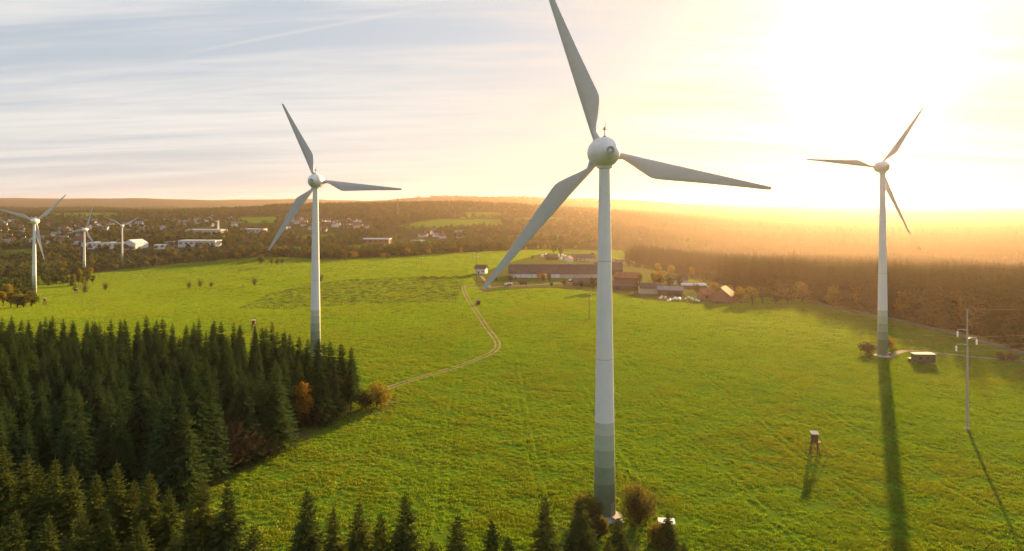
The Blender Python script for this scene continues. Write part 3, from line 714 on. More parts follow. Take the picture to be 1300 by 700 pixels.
for i, (px, d, h, w, lab) in enumerate(((811,127,7.4,7.6,'round brown autumn bush right of the nearest turbine foot'),(745,127,5.6,6.0,'brown autumn bush left of the nearest turbine foot'),
                                       (762,122.5,3.4,3.4,'low brown bush in front of the nearest turbine foot'),(838,119,3.4,5.2,'low yellowing bush beside the white roofed kiosk'))):
    x, y, z = at(px, d)
    t = thing('bush', lab, 'bush', (x, y, z), i*2.1, 'bushes round the turbine foot')
    obj('branches', twig_meshes('bush', 50+i, h*0.85, w*0.8, 200, M['twig']), t)
    obj('leaves', broad_meshes('bush', 60+i, h, w, 34, 5200, 0.15, M['autumn_bush'] if 'autumn_bush' in M else M['bush_dark'], 0.05, 3)[0], t)
x, y, z = g(1102, 449)
single('bush', 'dark reddish bush left of the glare turbine foot', 'bush', (x, y, z), broad_meshes('bush', 71, 4.4, 7.5, 22, 1800, 0.25, M['twig'], 0.0, 4, 1.15))
x, y, z = g(1128, 443)
single('bush', 'sunlit yellow bush behind the glare turbine foot', 'bush', (x, y, z), broad_meshes('bush', 72, 4.6, 7.5, 22, 1800, 0.25, M['bush_gold'], 0.0, 4, 1.15))

def hedge_line(label, a, b, h, w):
    a = Vector(a); b = Vector(b); ln = (b - a).length; r = np.random.default_rng(77); n = int(ln*22)
    t = r.random(n); P = np.array(a)[None]*(1-t)[:, None] + np.array(b)[None]*t[:, None] - np.array(a)[None]
    side = np.array([-(b-a).y, (b-a).x, 0])/ln
    P = P + side[None]*r.normal(0, w*0.35, n)[:, None]; P[:, 2] += h*r.random(n)**0.8*(0.75+0.35*np.sin(t*ln*0.6))
    u = r.normal(0, 1, (n, 3)); u /= np.linalg.norm(u, axis=1)[:, None]; v = np.cross(u, r.normal(0, 1, (n, 3))); v /= np.linalg.norm(v, axis=1)[:, None]
    Q = np.stack([P-u*0.35, P-v*0.22, P+u*0.35, P+v*0.22], 1)
    th = thing('hedge', label, 'hedge', a)
    obj('leaves', mesh_np('hedge_leaves', Q.reshape(-1, 3), np.arange(n*4).reshape(-1, 4), M['bush_dark']), th)
    st = MB()
    for k in range(int(ln/3)):
        q = (b-a)*((k+0.5)/int(ln/3)); st.tube([(q.x, q.y, q.z-0.3), (q.x+0.1, q.y, q.z+h*0.6)], [0.07, 0.03], 5)
    obj('stems', st.mesh('hedge_stems', M['bark']), th)
hedge_line('low dark hedge on the meadow left of the white house', g(533, 354), g(598, 354), 2.4, 2.2)

# ---- broadleaf trees one can tell apart: hedges, farm, road and far wood
BRO = {}
for key, mat in (('autumn', M['autumn']), ('gold', M['leaf_gold']), ('green', M['leaf_green'])):
    BRO[key] = []
    for k in range(4):
        H = (13.0, 15.0, 11.0, 16.0)[k]
        c, t = broad_meshes('broadleaf', 300+k, H, (9.5,9.0,9.0,11.0)[k], 22, 900, 0.52, mat, (0.06,0.12,0.03,0.09)[k])
        BRO[key].append((c, t, H))
SPM = []
for k in range(4):
    H = (20.0, 22.0, 18.0, 24.0)[k]
    SPM.append((spruce_mesh('far_spruce_crown', 400+k, H, (4.0,3.8,4.2,4.2)[k], 22, 6, 4, M['spruce_far'], 0.10, 1.35, True, pw=0.62), trunk_mesh('far_spruce_trunk', H, 0.22, 0.95, 5), H))
BARE = [(twig_meshes('bare_tree', 80+k, 7.0, 5.5, 90, M['twig']), MB().tube([(0,0,-0.3),(0,0,2.5),(0,0.1,4.5)],[0.22,0.16,0.05],6).mesh('bare_trunk', M['bark'], True), 7.0) for k in range(2)]
KIND = {'autumn': 'brown autumn tree', 'gold': 'golden autumn tree', 'green': 'green leafy tree'}
def row(items, where, group):
    """items: (px, py, height, kind); labels count from the left within a kind"""
    cnt = {}
    for px, py, h, kd in sorted(items):
        cnt[kd] = cnt.get(kd, 0) + 1; tot = sum(1 for q in items if q[3] == kd)
        x, y, z = g(px, py)
        nm = f'{KIND[kd]} {where}' + ('' if tot == 1 else f', {ordn(cnt[kd])} such from left')
        put_tree('broadleaf_tree', nm, 'tree', group, (x, y, z), BRO[kd], R.randrange(4), h, R.uniform(0.85, 1.2))
row([(331,336,16,'green'),(345,337,11,'gold'),(352,337,12,'green'),(358,337,9,'autumn')], 'in the clump on the open meadow', 'clump on the meadow')
row([(1058,391,14,'gold'),(1092,393,16,'gold'),(1128,398,11,'gold'),(1150,405,16,'gold'),(1213,416,17,'gold'),(1245,424,16,'gold'),(1018,384,15,'gold'),(1000,386,11,'autumn'),(985,386,10,'autumn'),(968,386,11,'autumn'),(955,387,12,'gold'),(940,386,12,'gold')], 'along the forest road', 'trees along the forest road')
row([(838,366,15,'gold'),(850,367,13,'autumn'),(830,365,12,'autumn'),(862,366,10,'autumn'),(690,357,7,'gold'),(697,358,7,'autumn'),(753,371,11,'autumn'),(762,372,9,'autumn'),(926,378,9,'gold'),(648,358,6,'autumn'),(835,347,13,'gold'),(852,350,14,'gold'),(878,354,15,'gold'),(893,358,14,'autumn'),(703,324,17,'autumn'),(712,324,18,'autumn'),(905,360,15,'autumn'),(655,357,4,'green'),(668,364,3.5,'autumn'),(700,364,4,'green'),(716,363,5,'autumn'),(738,366,6,'green'),(775,372,7,'autumn'),(806,374,6,'green'),(812,362,9,'autumn'),(868,381,4,'green'),(884,372,7,'autumn'),(906,372,8,'gold'),(935,384,7,'autumn'),(770,334,8,'autumn'),(752,327,8,'green'),(676,330,6,'green'),(630,358,4,'green')], 'among the farm buildings', 'trees round the farm')
hedge = []
for i in range(46):
    px = 402 + i*7.6 + R.uniform(-3, 3); py = np.interp(px, [400, 430, 500, 600, 700, 760], [330, 330, 327, 321, 317, 318]) + R.uniform(-1, 1.5)
    hedge.append((px, py, R.uniform(7, 14), R.choice(['autumn','autumn','gold','green'])))
row(hedge, 'in the long far meadow hedge', 'hedge at the far end of the meadow')
hedge = []
for i in range(34):
    px = 118 + i*6.6 + R.uniform(-3, 3); py = np.interp(px, [100, 200, 330], [347, 338, 326.5]) + R.uniform(-1.5, 1)
    hedge.append((px, py, R.uniform(7, 12.5), R.choice(['autumn','autumn','gold','green','green'])))
row(hedge, 'in the belt before the factories', 'tree belt before the factories')
lw = []
for i in range(58):
    px = R.uniform(-12, 116); py = R.uniform(348, 386) if px < 36 else R.uniform(347, 364)
    lw.append((px, py, R.uniform(10, 17), R.choice(['green','green','green','autumn','autumn','gold','green'])))
lw += [(108,362,14,'autumn'),(118,361,11,'autumn'),(100,362,12,'green'),(4,389,12,'gold'),(14,391,12,'autumn'),(22,391,10,'gold'),(40,390,13,'green'),(30,391,11,'autumn'),(126,341,10,'gold'),(119,342,9,'green')]
row(lw, 'in the leftmost turbine wood', 'small wood round the leftmost turbine')
fs = sorted([(R.uniform(-15, 105), R.uniform(350, 381)) for _ in range(66)])
k = 0
for px, py in fs:
    if px > 48 and py > 364: continue
    x, y, z = g(px, py)
    if math.hypot(x-T4[0], y-T4[1]) < 9: continue
    k += 1
    put_tree('spruce_tree', f'small far spruce in the leftmost turbine wood, {ordn(k)} from left', 'spruce', 'far spruces round the leftmost turbine', (x, y, z), SPM, R.randrange(4), R.uniform(13, 19), 1.15)
for i, (px, py, h, where) in enumerate(((95,371,8,'beside the far hide'),(108,372,10,'right of the far hide'),(134,369,9,'standing alone right of the far hide'),(240,366,7,'leftmost of the three on the far meadow'),(254,365,7.5,'middle of the three on the far meadow'),(268,365,6,'rightmost of the three on the far meadow'),(323,363,8,'alone on the meadow left of the second turbine'),(407,358,8,'half hidden behind the second turbine tower'))):
    x, y, z = g(px, py)
    put_tree('bare_tree', f'small bare orchard tree, {where}', 'tree', 'bare orchard trees on the meadow', (x, y, z), BARE, i % 2, h, 1.0, crown='branches')

# ------------------------------------------------------------------ woods too far and too many to count
def scatter(name, label, P, rot, scl, idx, protos):
    pc = bpy.data.collections.new(name + '_shapes')
    for i, me in enumerate(protos):
        pc.objects.link(bpy.data.objects.new('%s_shape_%02d' % (name, i), me))
    me = bpy.data.meshes.new(name); me.vertices.add(len(P)); me.vertices.foreach_set('co', np.asarray(P, np.float32).ravel())
    for nm, arr, ty in (('rot', rot, 'FLOAT'), ('scl', scl, 'FLOAT'), ('idx', idx, 'INT')):
        a = me.attributes.new(nm, ty, 'POINT'); a.data.foreach_set('value', np.asarray(arr, np.float32 if ty == 'FLOAT' else np.int32))
    o = obj(name, me); o['kind'] = 'stuff'; o['label'] = label
    ng = bpy.data.node_groups.new(name + '_nodes', 'GeometryNodeTree')
    ng.interface.new_socket('Geometry', in_out='INPUT', socket_type='NodeSocketGeometry'); ng.interface.new_socket('Geometry', in_out='OUTPUT', socket_type='NodeSocketGeometry')
    N = ng.nodes.new; L = ng.links.new
    gi = N('NodeGroupInput'); go = N('NodeGroupOutput'); ip = N('GeometryNodeInstanceOnPoints'); ci = N('GeometryNodeCollectionInfo')
    ci.inputs['Collection'].default_value = pc; ci.inputs['Separate Children'].default_value = True; ci.inputs['Reset Children'].default_value = True
    ip.inputs['Pick Instance'].default_value = True
    def attr(nm, ty):
        n = N('GeometryNodeInputNamedAttribute'); n.data_type = ty; n.inputs['Name'].default_value = nm; return n.outputs['Attribute']
    cx = N('ShaderNodeCombineXYZ'); L(attr('rot', 'FLOAT'), cx.inputs[2])
    L(gi.outputs[0], ip.inputs['Points']); L(ci.outputs[0], ip.inputs['Instance']); L(attr('idx', 'INT'), ip.inputs['Instance Index'])
    L(cx.outputs[0], ip.inputs['Rotation']); L(attr('scl', 'FLOAT'), ip.inputs['Scale']); L(ip.outputs[0], go.inputs[0])
    md = o.modifiers.new('scatter', 'NODES'); md.node_group = ng
    return o
FAR_B = [broad_meshes('wood_tree', 500+k, (13,15,11)[k], (9.5,10,9)[k], 12, 150, 1.15, M['autumn'], 0.12, 2)[0] for k in range(3)]
FAR_S = [spruce_mesh('wood_spruce', 520+k, (20,23)[k], 3.5, 12, 5, 2, M['spruce_far'], 0.10, 1.7, False) for k in range(2)]
def far_woods():
    n = 260000; rr = np.random.default_rng(3)
    y = 900 * (6200/900.0) ** rr.random(n); u = rr.uniform(-0.86, 0.86, n); x = u*y
    # thin out so that the spacing grows slowly with distance
    keep = rr.random(n) < np.clip((y/6200) ** 0.7, 0.08, 1) * 0.75
    x, y = x[keep], y[keep]; far = is_far(x, y) | ((x/y > 0.16) & (y > 650))
    for p in MEADOWS: far &= ~inside(x, y, p)
    town = np.zeros(len(x), bool)
    for p in TOWN: town |= inside(x, y, p)
    far &= ~(town & (rr.random(len(x)) < 0.72))
    clear = np.sin(x/170+2)*np.cos(y/260) + 0.6*np.sin(x/83+y/140) > 0.95
    far &= ~(clear & (y > 1200) & (x/y < 0.2))
    far &= ~((x/y > -0.63) & (x/y < -0.40) & (y < 1330) & (rr.random(len(x)) < 0.7))      # open ground before the factories
    x, y = x[far], y[far]; z = hgt(x, y) - 0.3; n = len(x)
    con = (np.sin(x/240+y/500)+np.cos(y/330+1)*0.8+rr.normal(0, 0.55, n) > 1.0) | ((x/y > 0.14) & (rr.random(n) < 0.985))
    idx = np.where(con, 3 + rr.integers(0, 2, n), rr.integers(0, 3, n))
    sc = np.where(con, rr.uniform(0.55, 0.95, n), rr.uniform(0.65, 1.25, n)) * np.clip(y/3600, 1, 1.4)
    scatter('far_woods', 'autumn woods and gardens covering the far hills', np.stack([x, y, z], 1), rr.random(n)*6.28, sc, idx, FAR_B + FAR_S)
    return n
far_woods()
def right_forest():
    rr = np.random.default_rng(4); pts = []
    xs = np.arange(90, 700, 4.6); ys = np.arange(265, 1150, 4.6); X, Y = np.meshgrid(xs, ys)
    X = X + rr.uniform(-1.7, 1.7, X.shape); Y = Y + rr.uniform(-1.7, 1.7, Y.shape); x, y = X.ravel(), Y.ravel()
    k = inside(x, y, RFOREST) & (x/y < 0.84); x, y = x[k], y[k]; n = len(x)
    scatter('spruce_forest', 'hazy spruce forest along the road under the sun', np.stack([x, y, hgt(x, y) - 0.3], 1), rr.random(n)*6.28, rr.uniform(0.92, 1.28, n), rr.integers(0, 4, n), [s[0] for s in SPM])
right_forest()
# ------------------------------------------------------------------ buildings
def gable(w, d, h, rh, ov=0.5, th=0.25):
    """walls with gables, and a two-slope roof with eaves; ridge along X"""
    W = MB(); a, b = w/2, d/2
    W.add([(-a,-b,-1.2),(a,-b,-1.2),(a,b,-1.2),(-a,b,-1.2),(-a,-b,h),(a,-b,h),(a,b,h),(-a,b,h),(-a,0,h+rh),(a,0,h+rh)],
          [(0,1,5,4),(2,3,7,6),(1,2,6,9,5),(3,0,4,8,7),(0,3,2,1),(4,5,9,8),(6,7,8,9)])
    Rf = MB(); s = rh/b; e = b + ov; ze = h - ov*s + 0.03
    for sg in (-1, 1):
        q = [(-a-ov, 0, h+rh+0.03), (a+ov, 0, h+rh+0.03), (a+ov, sg*e, ze), (-a-ov, sg*e, ze)]
        V = q + [(x, y, z+th) for x, y, z in q]
        F = [(0,1,2,3),(7,6,5,4),(0,4,5,1),(1,5,6,2),(2,6,7,3),(3,7,4,0)]
        Rf.add(V, F if sg > 0 else [f[::-1] for f in F])
    return W, Rf
_gc = {}
def building(name, label, cat, loc, rz, w, d, h, rh, wm, rm, group=None, openings=(), chimney=False, ov=0.5):
    key = (w, d, h, rh, wm, rm, ov)
    if key not in _gc:
        W, Rf = gable(w, d, h, rh, ov); _gc[key] = (W.mesh('wall', M[wm]), Rf.mesh('roof', M[rm]))
    t = thing(name, label, cat, loc, rz, group)
    obj('wall', _gc[key][0], t); r = obj('roof', _gc[key][1], t)
    if chimney: obj('chimney', MB().box(-0.45,0.45,-0.4,0.4,h+rh*0.4,h+rh+1.1).mesh('chimney', M['brick']), r, (w*0.2, 0.6, 0))
    for nm, x, z0, ww, hh, mat in openings:        # on the side that faces -Y
        obj(nm, MB().box(x-ww/2, x+ww/2, -d/2-0.06, -d/2+0.1, z0, z0+hh).mesh(nm, M[mat]), t)
    return t
rad = math.radians
G = 'farm buildings'
def win(xs, z=1.0, w=1.1, h=1.3): return [('window', x, z, w, h, 'glass') for x in xs]
def farm(name, label, px, py, rz, w, d, h, rh, wm, rm, op=(), ch=False, ov=0.5):
    x, y, z = g(px, py); return building(name, label, 'building', (x, y, z), rad(rz), w, d, h, rh, wm, rm, G, op, ch, ov)
farm('farmhouse', 'small white house with brown roof beside the power pole', 611, 347.5, -14, 9.5, 8.0, 5.0, 2.6, 'white', 'roof_brown', [('door', -1.2, 0, 1.3, 2.4, 'wood_red')] + win((2.6,), 1.6, 2.6, 0.9), False, 0.8)
farm('barn', 'very long brown roofed barn with pale wall and orange door', 702, 352, -1, 74, 20, 3.9, 6.6, 'cream', 'roof_brown',
     [('door', -11.5, 0.1, 5.0, 3.2, 'orange')] + [('wall_panel', -29.5 + 4.6*k, 0.4, 4.1, 3.0, 'white') for k in range(4)] + [('wall_panel', -6.2 + 4.6*k, 0.4, 4.1, 3.0, 'white') for k in range(3)])
farm('barn', 'brown barn continuing the long barn behind the nearest tower', 772, 347, -3, 26, 18, 4.2, 6.2, 'wood', 'roof_brown')
farm('shed', 'low brown shed in front of the long barn', 745, 363, 3, 20, 11, 3.0, 2.6, 'wood', 'roof_brown', [('door', 4, 0, 3, 2.4, 'dark')])
farm('shed', 'brown shed at the right foot of the long barn, sunlit ridge', 792, 368, -32, 18, 9, 3.2, 3.0, 'wood_red', 'roof_brown', [('door', -3, 0, 3, 2.6, 'dark')])
farm('barn', 'red brown barn with bright roof edge right of the nearest tower', 797, 358, -24, 20, 12, 4.0, 3.6, 'wood_red', 'roof_red')
farm('barn', 'pale walled barn in front of the farm trees', 826, 373, -4, 15, 10, 4.4, 2.6, 'cream', 'roof_brown')
farm('shed', 'open fronted grey shed beside the pale walled barn', 851, 375, -12, 16, 9, 3.8, 1.8, 'wood', 'roof_grey', [('door', 2, 0, 9, 3.0, 'dark')])
farm('barn', 'brown barn behind the golden farm trees', 858, 361, -6, 18, 11, 4.0, 3.2, 'cream', 'roof_brown')
farm('farmhouse', 'brown house with open white edged gable at the right end of farm', 918, 383, 62, 15, 12, 4.2, 4.8, 'brick', 'roof_red', win((-3, 0, 3)))
farm('shed', 'long low shed with pale roof at the forest edge', 880, 367, -5, 18, 7, 3.0, 1.2, 'wood', 'roof_light')
farm('farmhouse', 'small reddish house between the sheds at the farm', 897, 380, 12, 9, 8, 3.6, 3.0, 'brick', 'roof_red', win((-2, 2)), True)
farm('barn', 'brown roofed barn on the rise behind the long barn', 738, 331, 2, 34, 14, 3.6, 4.4, 'cream', 'roof_brown', win((-12, -7, -2, 3), 1.2, 1.4, 1.2))
farm('farmhouse', 'cottage with white gable on the rise behind the long barn', 722, 332, 60, 10, 8, 3.6, 3.2, 'white', 'roof_red', win((-2, 2)))
farm('shed', 'dark brown shed between round tanks behind the long barn', 700, 330, 4, 15, 9, 3.2, 3.2, 'wood', 'roof_brown')
farm('shed', 'low pale shed on the rise, right of the nearest tower', 787, 335, 6, 14, 8, 3.2, 2.4, 'cream', 'roof_brown')
# wrapped bales, tanks, machines in the yard
def bale_mesh():
    return MB().lathe([(0.05,-0.62),(0.55,-0.62),(0.70,-0.50),(0.72,0.5),(0.56,0.62),(0.05,0.62)], 12, 'Y').mesh('bale', M['wrap'], True)
_bale = bale_mesh()
bl = []
for i in range(17):
    px = 838 + i*3.0 + R.uniform(-2, 2); py = np.interp(px, [838, 850, 870, 890], [378.5, 382.5, 379, 383]) + R.uniform(-1.6, 1.4); bl.append((px, py))
for i, (px, py) in enumerate(sorted(bl)):
    x, y, z = g(px, py)
    o = obj('wrapped_bale', _bale, loc=(x, y, z + 0.68), rot=(0, 0, R.random()*3))
    o.scale = (1.0, 1.0, 1.0)
    tag(o, f'white wrapped hay bale at the field edge below the farm, {ordn(i+1)} from the left', 'hay bale', 'wrapped bales below the farm')
tankm = MB().lathe([(1.7,-0.3),(1.7,2.2),(1.5,2.8),(0.9,3.2),(0.05,3.3)], 16).mesh('tank', M['wrap'], True)
rimm = MB().lathe([(1.74,1.0),(1.76,1.02),(1.76,1.14),(1.74,1.16)], 16).mesh('tank_band', M['steel'])
for i, (px, py) in enumerate(((688,326),(693,325),(697,328),(709,326),(714,325.5),(712,330),(717,327))):
    x, y, z = g(px, py); t = thing('storage_tank', f'round white tank behind the long barn, {ordn(i+1)} in its cluster', 'tank', (x, y, z), 0, 'white tanks behind the long barn')
    obj('body', tankm, t); obj('band', rimm, t)
wheelm = MB().lathe([(0.15,-0.18),(0.75,-0.16),(0.8,0),(0.75,0.16),(0.15,0.18)], 14, 'Y').mesh('wheel', M['dark'])
def trailer(label, px, py, rz, mat):
    x, y, z = g(px, py); t = thing('farm_trailer', label, 'trailer', (x, y, z), rad(rz), 'trailers in the farm yard')
    obj('body', MB().box(-3,3,-1.1,1.1,0.9,1.1).box(-3,3,-1.1,-1.0,1.1,2.1).box(-3,3,1.0,1.1,1.1,2.1).box(-3,-2.9,-1,1,1.1,2.1).box(2.9,3,-1,1,1.1,2.1).mesh('body', M[mat]), t)
    obj('drawbar', MB().tube([(3,0,0.95),(4.6,0,0.6)],0.07).mesh('drawbar', M['dark']), t)
    for sx in (-1.2, 0.6):
        for sy in (-1.25, 1.25): obj('wheel', wheelm, t, (sx, sy, 0.8))
trailer('white sided farm trailer in the yard before the long barn', 646, 363, 30, 'wrap'); trailer('brown farm trailer in the yard before the long barn', 664, 361, -25, 'wood')
trailer('pale farm trailer at the right end of the long barn yard', 727, 358, 15, 'white'); trailer('grey farm trailer in the yard beside the low brown shed', 733, 359.5, -12, 'roof_light')
# stone hut by the path
x, y, z = g(607, 387.5); t = thing('field_hut', 'small dark box shed beside the field path', 'shed', (x, y, z), 0.3)
obj('wall', MB().box(-1.0,1.0,-0.9,0.9,-0.2,2.3).mesh('wall', M['wood']), t); obj('roof', MB().add([(-1.2,-1.1,2.3),(1.2,-1.1,2.3),(1.2,1.1,2.7),(-1.2,1.1,2.7),(-1.2,-1.1,2.42),(1.2,-1.1,2.42),(1.2,1.1,2.82),(-1.2,1.1,2.82)],[(0,3,2,1),(4,5,6,7),(0,1,5,4),(1,2,6,5),(2,3,7,6),(3,0,4,7)]).mesh('roof', M['dark']), t)

# ---- factories and the town beyond the valley
def flat_hall(label, px, py, w, d, h, rz, wm, rm, group='factory halls', saw=0):
    x, y, z = g(px, py); t = thing('factory_hall', label, 'factory', (x, y, z), rad(rz), group)
    obj('wall', MB().box(-w/2,w/2,-d/2,d/2,-3,h).mesh('wall', M[wm]), t)
    r = obj('roof', MB().box(-w/2-0.4,w/2+0.4,-d/2-0.4,d/2+0.4,h,h+0.6).mesh('roof', M[rm]), t)
    for k in range(saw):
        obj('skylight', MB().box(-w/2+w*(k+0.5)/saw-w*0.12, -w/2+w*(k+0.5)/saw+w*0.12, -d*0.3, d*0.3, h+0.6, h+1.8).mesh('skylight', M['roof_light']), r)
    n = int(w/9)
    for k in range(n):
        obj('window', MB().box(-w/2+(k+0.25)*w/n, -w/2+(k+0.75)*w/n, -d/2-0.1, -d/2+0.2, h*0.45, h*0.7).mesh('window', M['glass']), t)
flat_hall('long low white factory hall behind the small far turbine', 146, 315, 86, 30, 10, -4, 'white', 'roof_light')
x, y, z = g(172, 316); building('factory_hall', 'white gabled factory hall right of the long low one', 'factory', (x, y, z), rad(80), 34, 27, 10, 7, 'white', 'roof_light', 'factory halls')
flat_hall('small white hall between two factory groups', 205, 316, 20, 14, 7, 3, 'white', 'wrap')
flat_hall('grey hall behind the small white hall', 222, 313, 30, 20, 8, -6, 'roof_grey', 'roof_grey')
flat_hall('long pale blue roofed factory hall in front of the tree belt', 254, 313, 70, 26, 11, -3, 'roof_light', 'roof_light')
flat_hall('cream factory block with flat pale roof beside the chimney', 262, 300, 78, 30, 13, -5, 'cream', 'roof_light', saw=4)
flat_hall('far pale hall right of the tall white chimney', 322, 296, 55, 26, 9, -3, 'roof_light', 'roof_light')
flat_hall('brown warehouse with pale roof edge beyond the meadow hedge', 479, 309, 52, 26, 8, -4, 'brick', 'roof_light', saw=5)
flat_hall('low white shed right of the brown warehouse', 530, 308, 26, 12, 4, 0, 'white', 'roof_light')
x, y, z = g(277, 299); t = thing('factory_chimney', 'tall slim white factory chimney above the far halls', 'chimney', (x, y, z))
obj('shaft', MB().lathe([(2.2,-2),(1.5,32),(1.5,32.4)], 16).mesh('shaft', M['white'], True), t); obj('cap_ring', MB().lathe([(1.6,31),(1.75,31.1),(1.75,32.6),(1.2,32.6)], 16).mesh('cap_ring', M['concrete']), t)
# houses
walls = [('white', 'white'), ('cream', 'cream'), ('white', 'white')]; roofs = [('roof_red', 'red'), ('roof_brown', 'brown'), ('roof_grey', 'grey')]
hs = []; rh_ = random.Random(5); tr_ = 0
while len(hs) < 170 and tr_ < 8000:
    tr_ += 1
    if len(hs) < 122: px, py = rh_.uniform(-5, 300), rh_.uniform(277, 313)
    elif len(hs) < 158: px, py = rh_.uniform(358, 472), rh_.uniform(280, 295)
    else: px, py = rh_.uniform(530, 610), rh_.uniform(296, 303)
    if py > 300 and px > 112 and px < 290: continue
    if 225 < px < 300 and py > 288: continue
    x, y, z = g(px, py)
    if all((x-a)**2 + (y-b)**2 > 15**2 for a, b, *_ in hs): hs.append((x, y, z, px, py))
lab_n = {}
for x, y, z, px, py in sorted(hs, key=lambda q: q[3]):
    wm, wn = rh_.choice(walls); rm, rn = rh_.choice(roofs)
    w, d, h, rr_ = rh_.choice([(12,9,5,4),(11,9,4,4.4),(15,10,6,4.2),(18,11,7,4.5)])
    where = ('behind the leftmost turbine' if px < 80 else 'above the long white factory' if px < 190 else 'left of the factory chimney' if px < 340 else 'on the slope by the second turbine' if px < 500 else 'in trees right of the brown warehouse')
    lv = 'upper' if py < (291 if px < 340 else 287) else 'lower'
    key = f'far {wn} house, {rn} roof, {lv} town {where}'; lab_n[key] = lab_n.get(key, 0) + 1
    size = 'wide' if w >= 15 else 'small'
    building('house', f'{size} far {wn} house with {rn} roof, {lv} town {where}', 'house', (x, y, z), rh_.uniform(-0.9, 0.9), w, d, h, rr_, wm, rm, f'{size} {wn} {rn} roofed houses, {lv} town {where}')

# ---- lattice mast on the wooded ridge
def lattice(label, px, py, h, w0):
    x, y, z = g(px, py); t = thing('lattice_mast', label, 'mast', (x, y, z - 1)); m = MB()
    c = [(-1,-1),(1,-1),(1,1),(-1,1)]
    def P(k, f): q = w0*(1-0.75*f); return (c[k][0]*q, c[k][1]*q, h*f)
    for k in range(4):
        obj('leg', MB().tube([P(k,0),P(k,1)],0.28).mesh('leg', M['mast_steel']), t)
    for i in range(9):
        f0, f1 = i/9, (i+1)/9
        for k in range(4): m.tube([P(k,f0),P((k+1) % 4,f1)],0.16,4).tube([P(k,f1),P((k+1) % 4,f1)],0.14,4)
    obj('bracing', m.mesh('bracing', M['mast_steel']), t); obj('antenna', MB().tube([(0,0,h*0.98),(0,0,h*1.16)],0.25).box(-1.6,1.6,-1.6,1.6,h*0.62,h*0.66).box(-1.4,1.4,-1.4,1.4,h*0.8,h*0.83).mesh('antenna', M['mast_steel']), t)
lattice('thin lattice radio mast rising above the wooded ridge', 505, 276, 62, 3.2)

# ------------------------------------------------------------------ hides on stilts
def hide(label, loc, rz, s=1.0):
    t = thing('raised_hide', label, 'hunting hide', loc, rz, 'raised hunting hides', (s,)*3)
    H0 = 3.1
    for sx in (-1, 1):
        for sy in (-1, 1):
            obj('leg', MB().tube([(sx*1.0, sy*0.9, -0.3), (sx*0.62, sy*0.58, H0+0.05)], 0.12, 6).mesh('leg', M['wood']), t)
    br = MB()
    for sy in (-1, 1): br.tube([(-0.95, sy*0.86, 0.35), (0.68, sy*0.63, H0-0.3)], 0.05, 5).tube([(0.95, sy*0.86, 0.35), (-0.68, sy*0.63, H0-0.3)], 0.05, 5)
    for sx in (-1, 1): br.tube([(sx*0.97, -0.86, 0.3), (sx*0.68, 0.62, H0-0.3)], 0.05, 5)
    obj('bracing', br.mesh('bracing', M['wood']), t)
    obj('floor', MB().box(-0.85,1.45,-0.8,0.8,H0,H0+0.12).mesh('floor', M['wood']), t)
    cab = obj('cabin', MB().box(-0.58,0.58,-0.7,-0.62,H0+0.12,H0+1.9).box(-0.58,0.58,0.62,0.7,H0+0.12,H0+1.9).box(-0.65,-0.58,-0.7,0.7,H0+0.12,H0+2.0).box(0.58,0.65,-0.7,0.7,H0+0.12,H0+2.0).mesh('cabin', M['wood_red']), t)
    obj('window_slot', MB().box(-0.5,0.5,-0.72,-0.6,H0+1.25,H0+1.6).mesh('window_slot', M['dark']), cab)
    obj('roof', MB().add([(-0.85,-0.95,H0+1.98),(0.85,-0.95,H0+1.98),(0.85,0.95,H0+2.25),(-0.85,0.95,H0+2.25),(-0.85,-0.95,H0+2.07),(0.85,-0.95,H0+2.07),(0.85,0.95,H0+2.34),(-0.85,0.95,H0+2.34)],[(0,3,2,1),(4,5,6,7),(0,1,5,4),(1,2,6,5),(2,3,7,6),(3,0,4,7)]).mesh('roof', M['concrete']), t)
    obj('railing', MB().tube([(1.4,-0.75,H0+0.1),(1.4,-0.75,H0+1.0)],0.04,5).tube([(1.4,0.75,H0+0.1),(1.4,0.75,H0+1.0)],0.04,5).tube([(1.4,-0.75,H0+1.0),(0.8,-0.75,H0+1.0)],0.04,5).mesh('railing', M['wood']), t)
    lad = obj('ladder', MB().tube([(1.45,-0.25,H0+0.2),(3.1,-0.25,-0.2)],0.055,5).tube([(1.45,0.25,H0+0.2),(3.1,0.25,-0.2)],0.055,5).mesh('ladder', M['wood']), t)
    for k in range(9):
        f = (k+0.7)/9.5; xx = 1.45+1.65*f; zz = H0+0.2-(H0+0.4)*f
        obj('rung', MB().tube([(xx,-0.27,zz),(xx,0.27,zz)],0.035,5).mesh('rung', M['wood']), lad)
    return t
hide('red brown raised hide with pale roof standing in the sunlit meadow', g(1034, 579), rad(-10), 1.0)
x, y, z = at(322, 335); hide('dark raised hide peeping over the back edge of the spruce wood', (x, y, z), rad(10))
hide('tiny raised hide near the foot of the leftmost turbine', g(57, 388), rad(20)); hide('tiny raised hide among bare trees on the far meadow', g(97, 374), rad(-20))

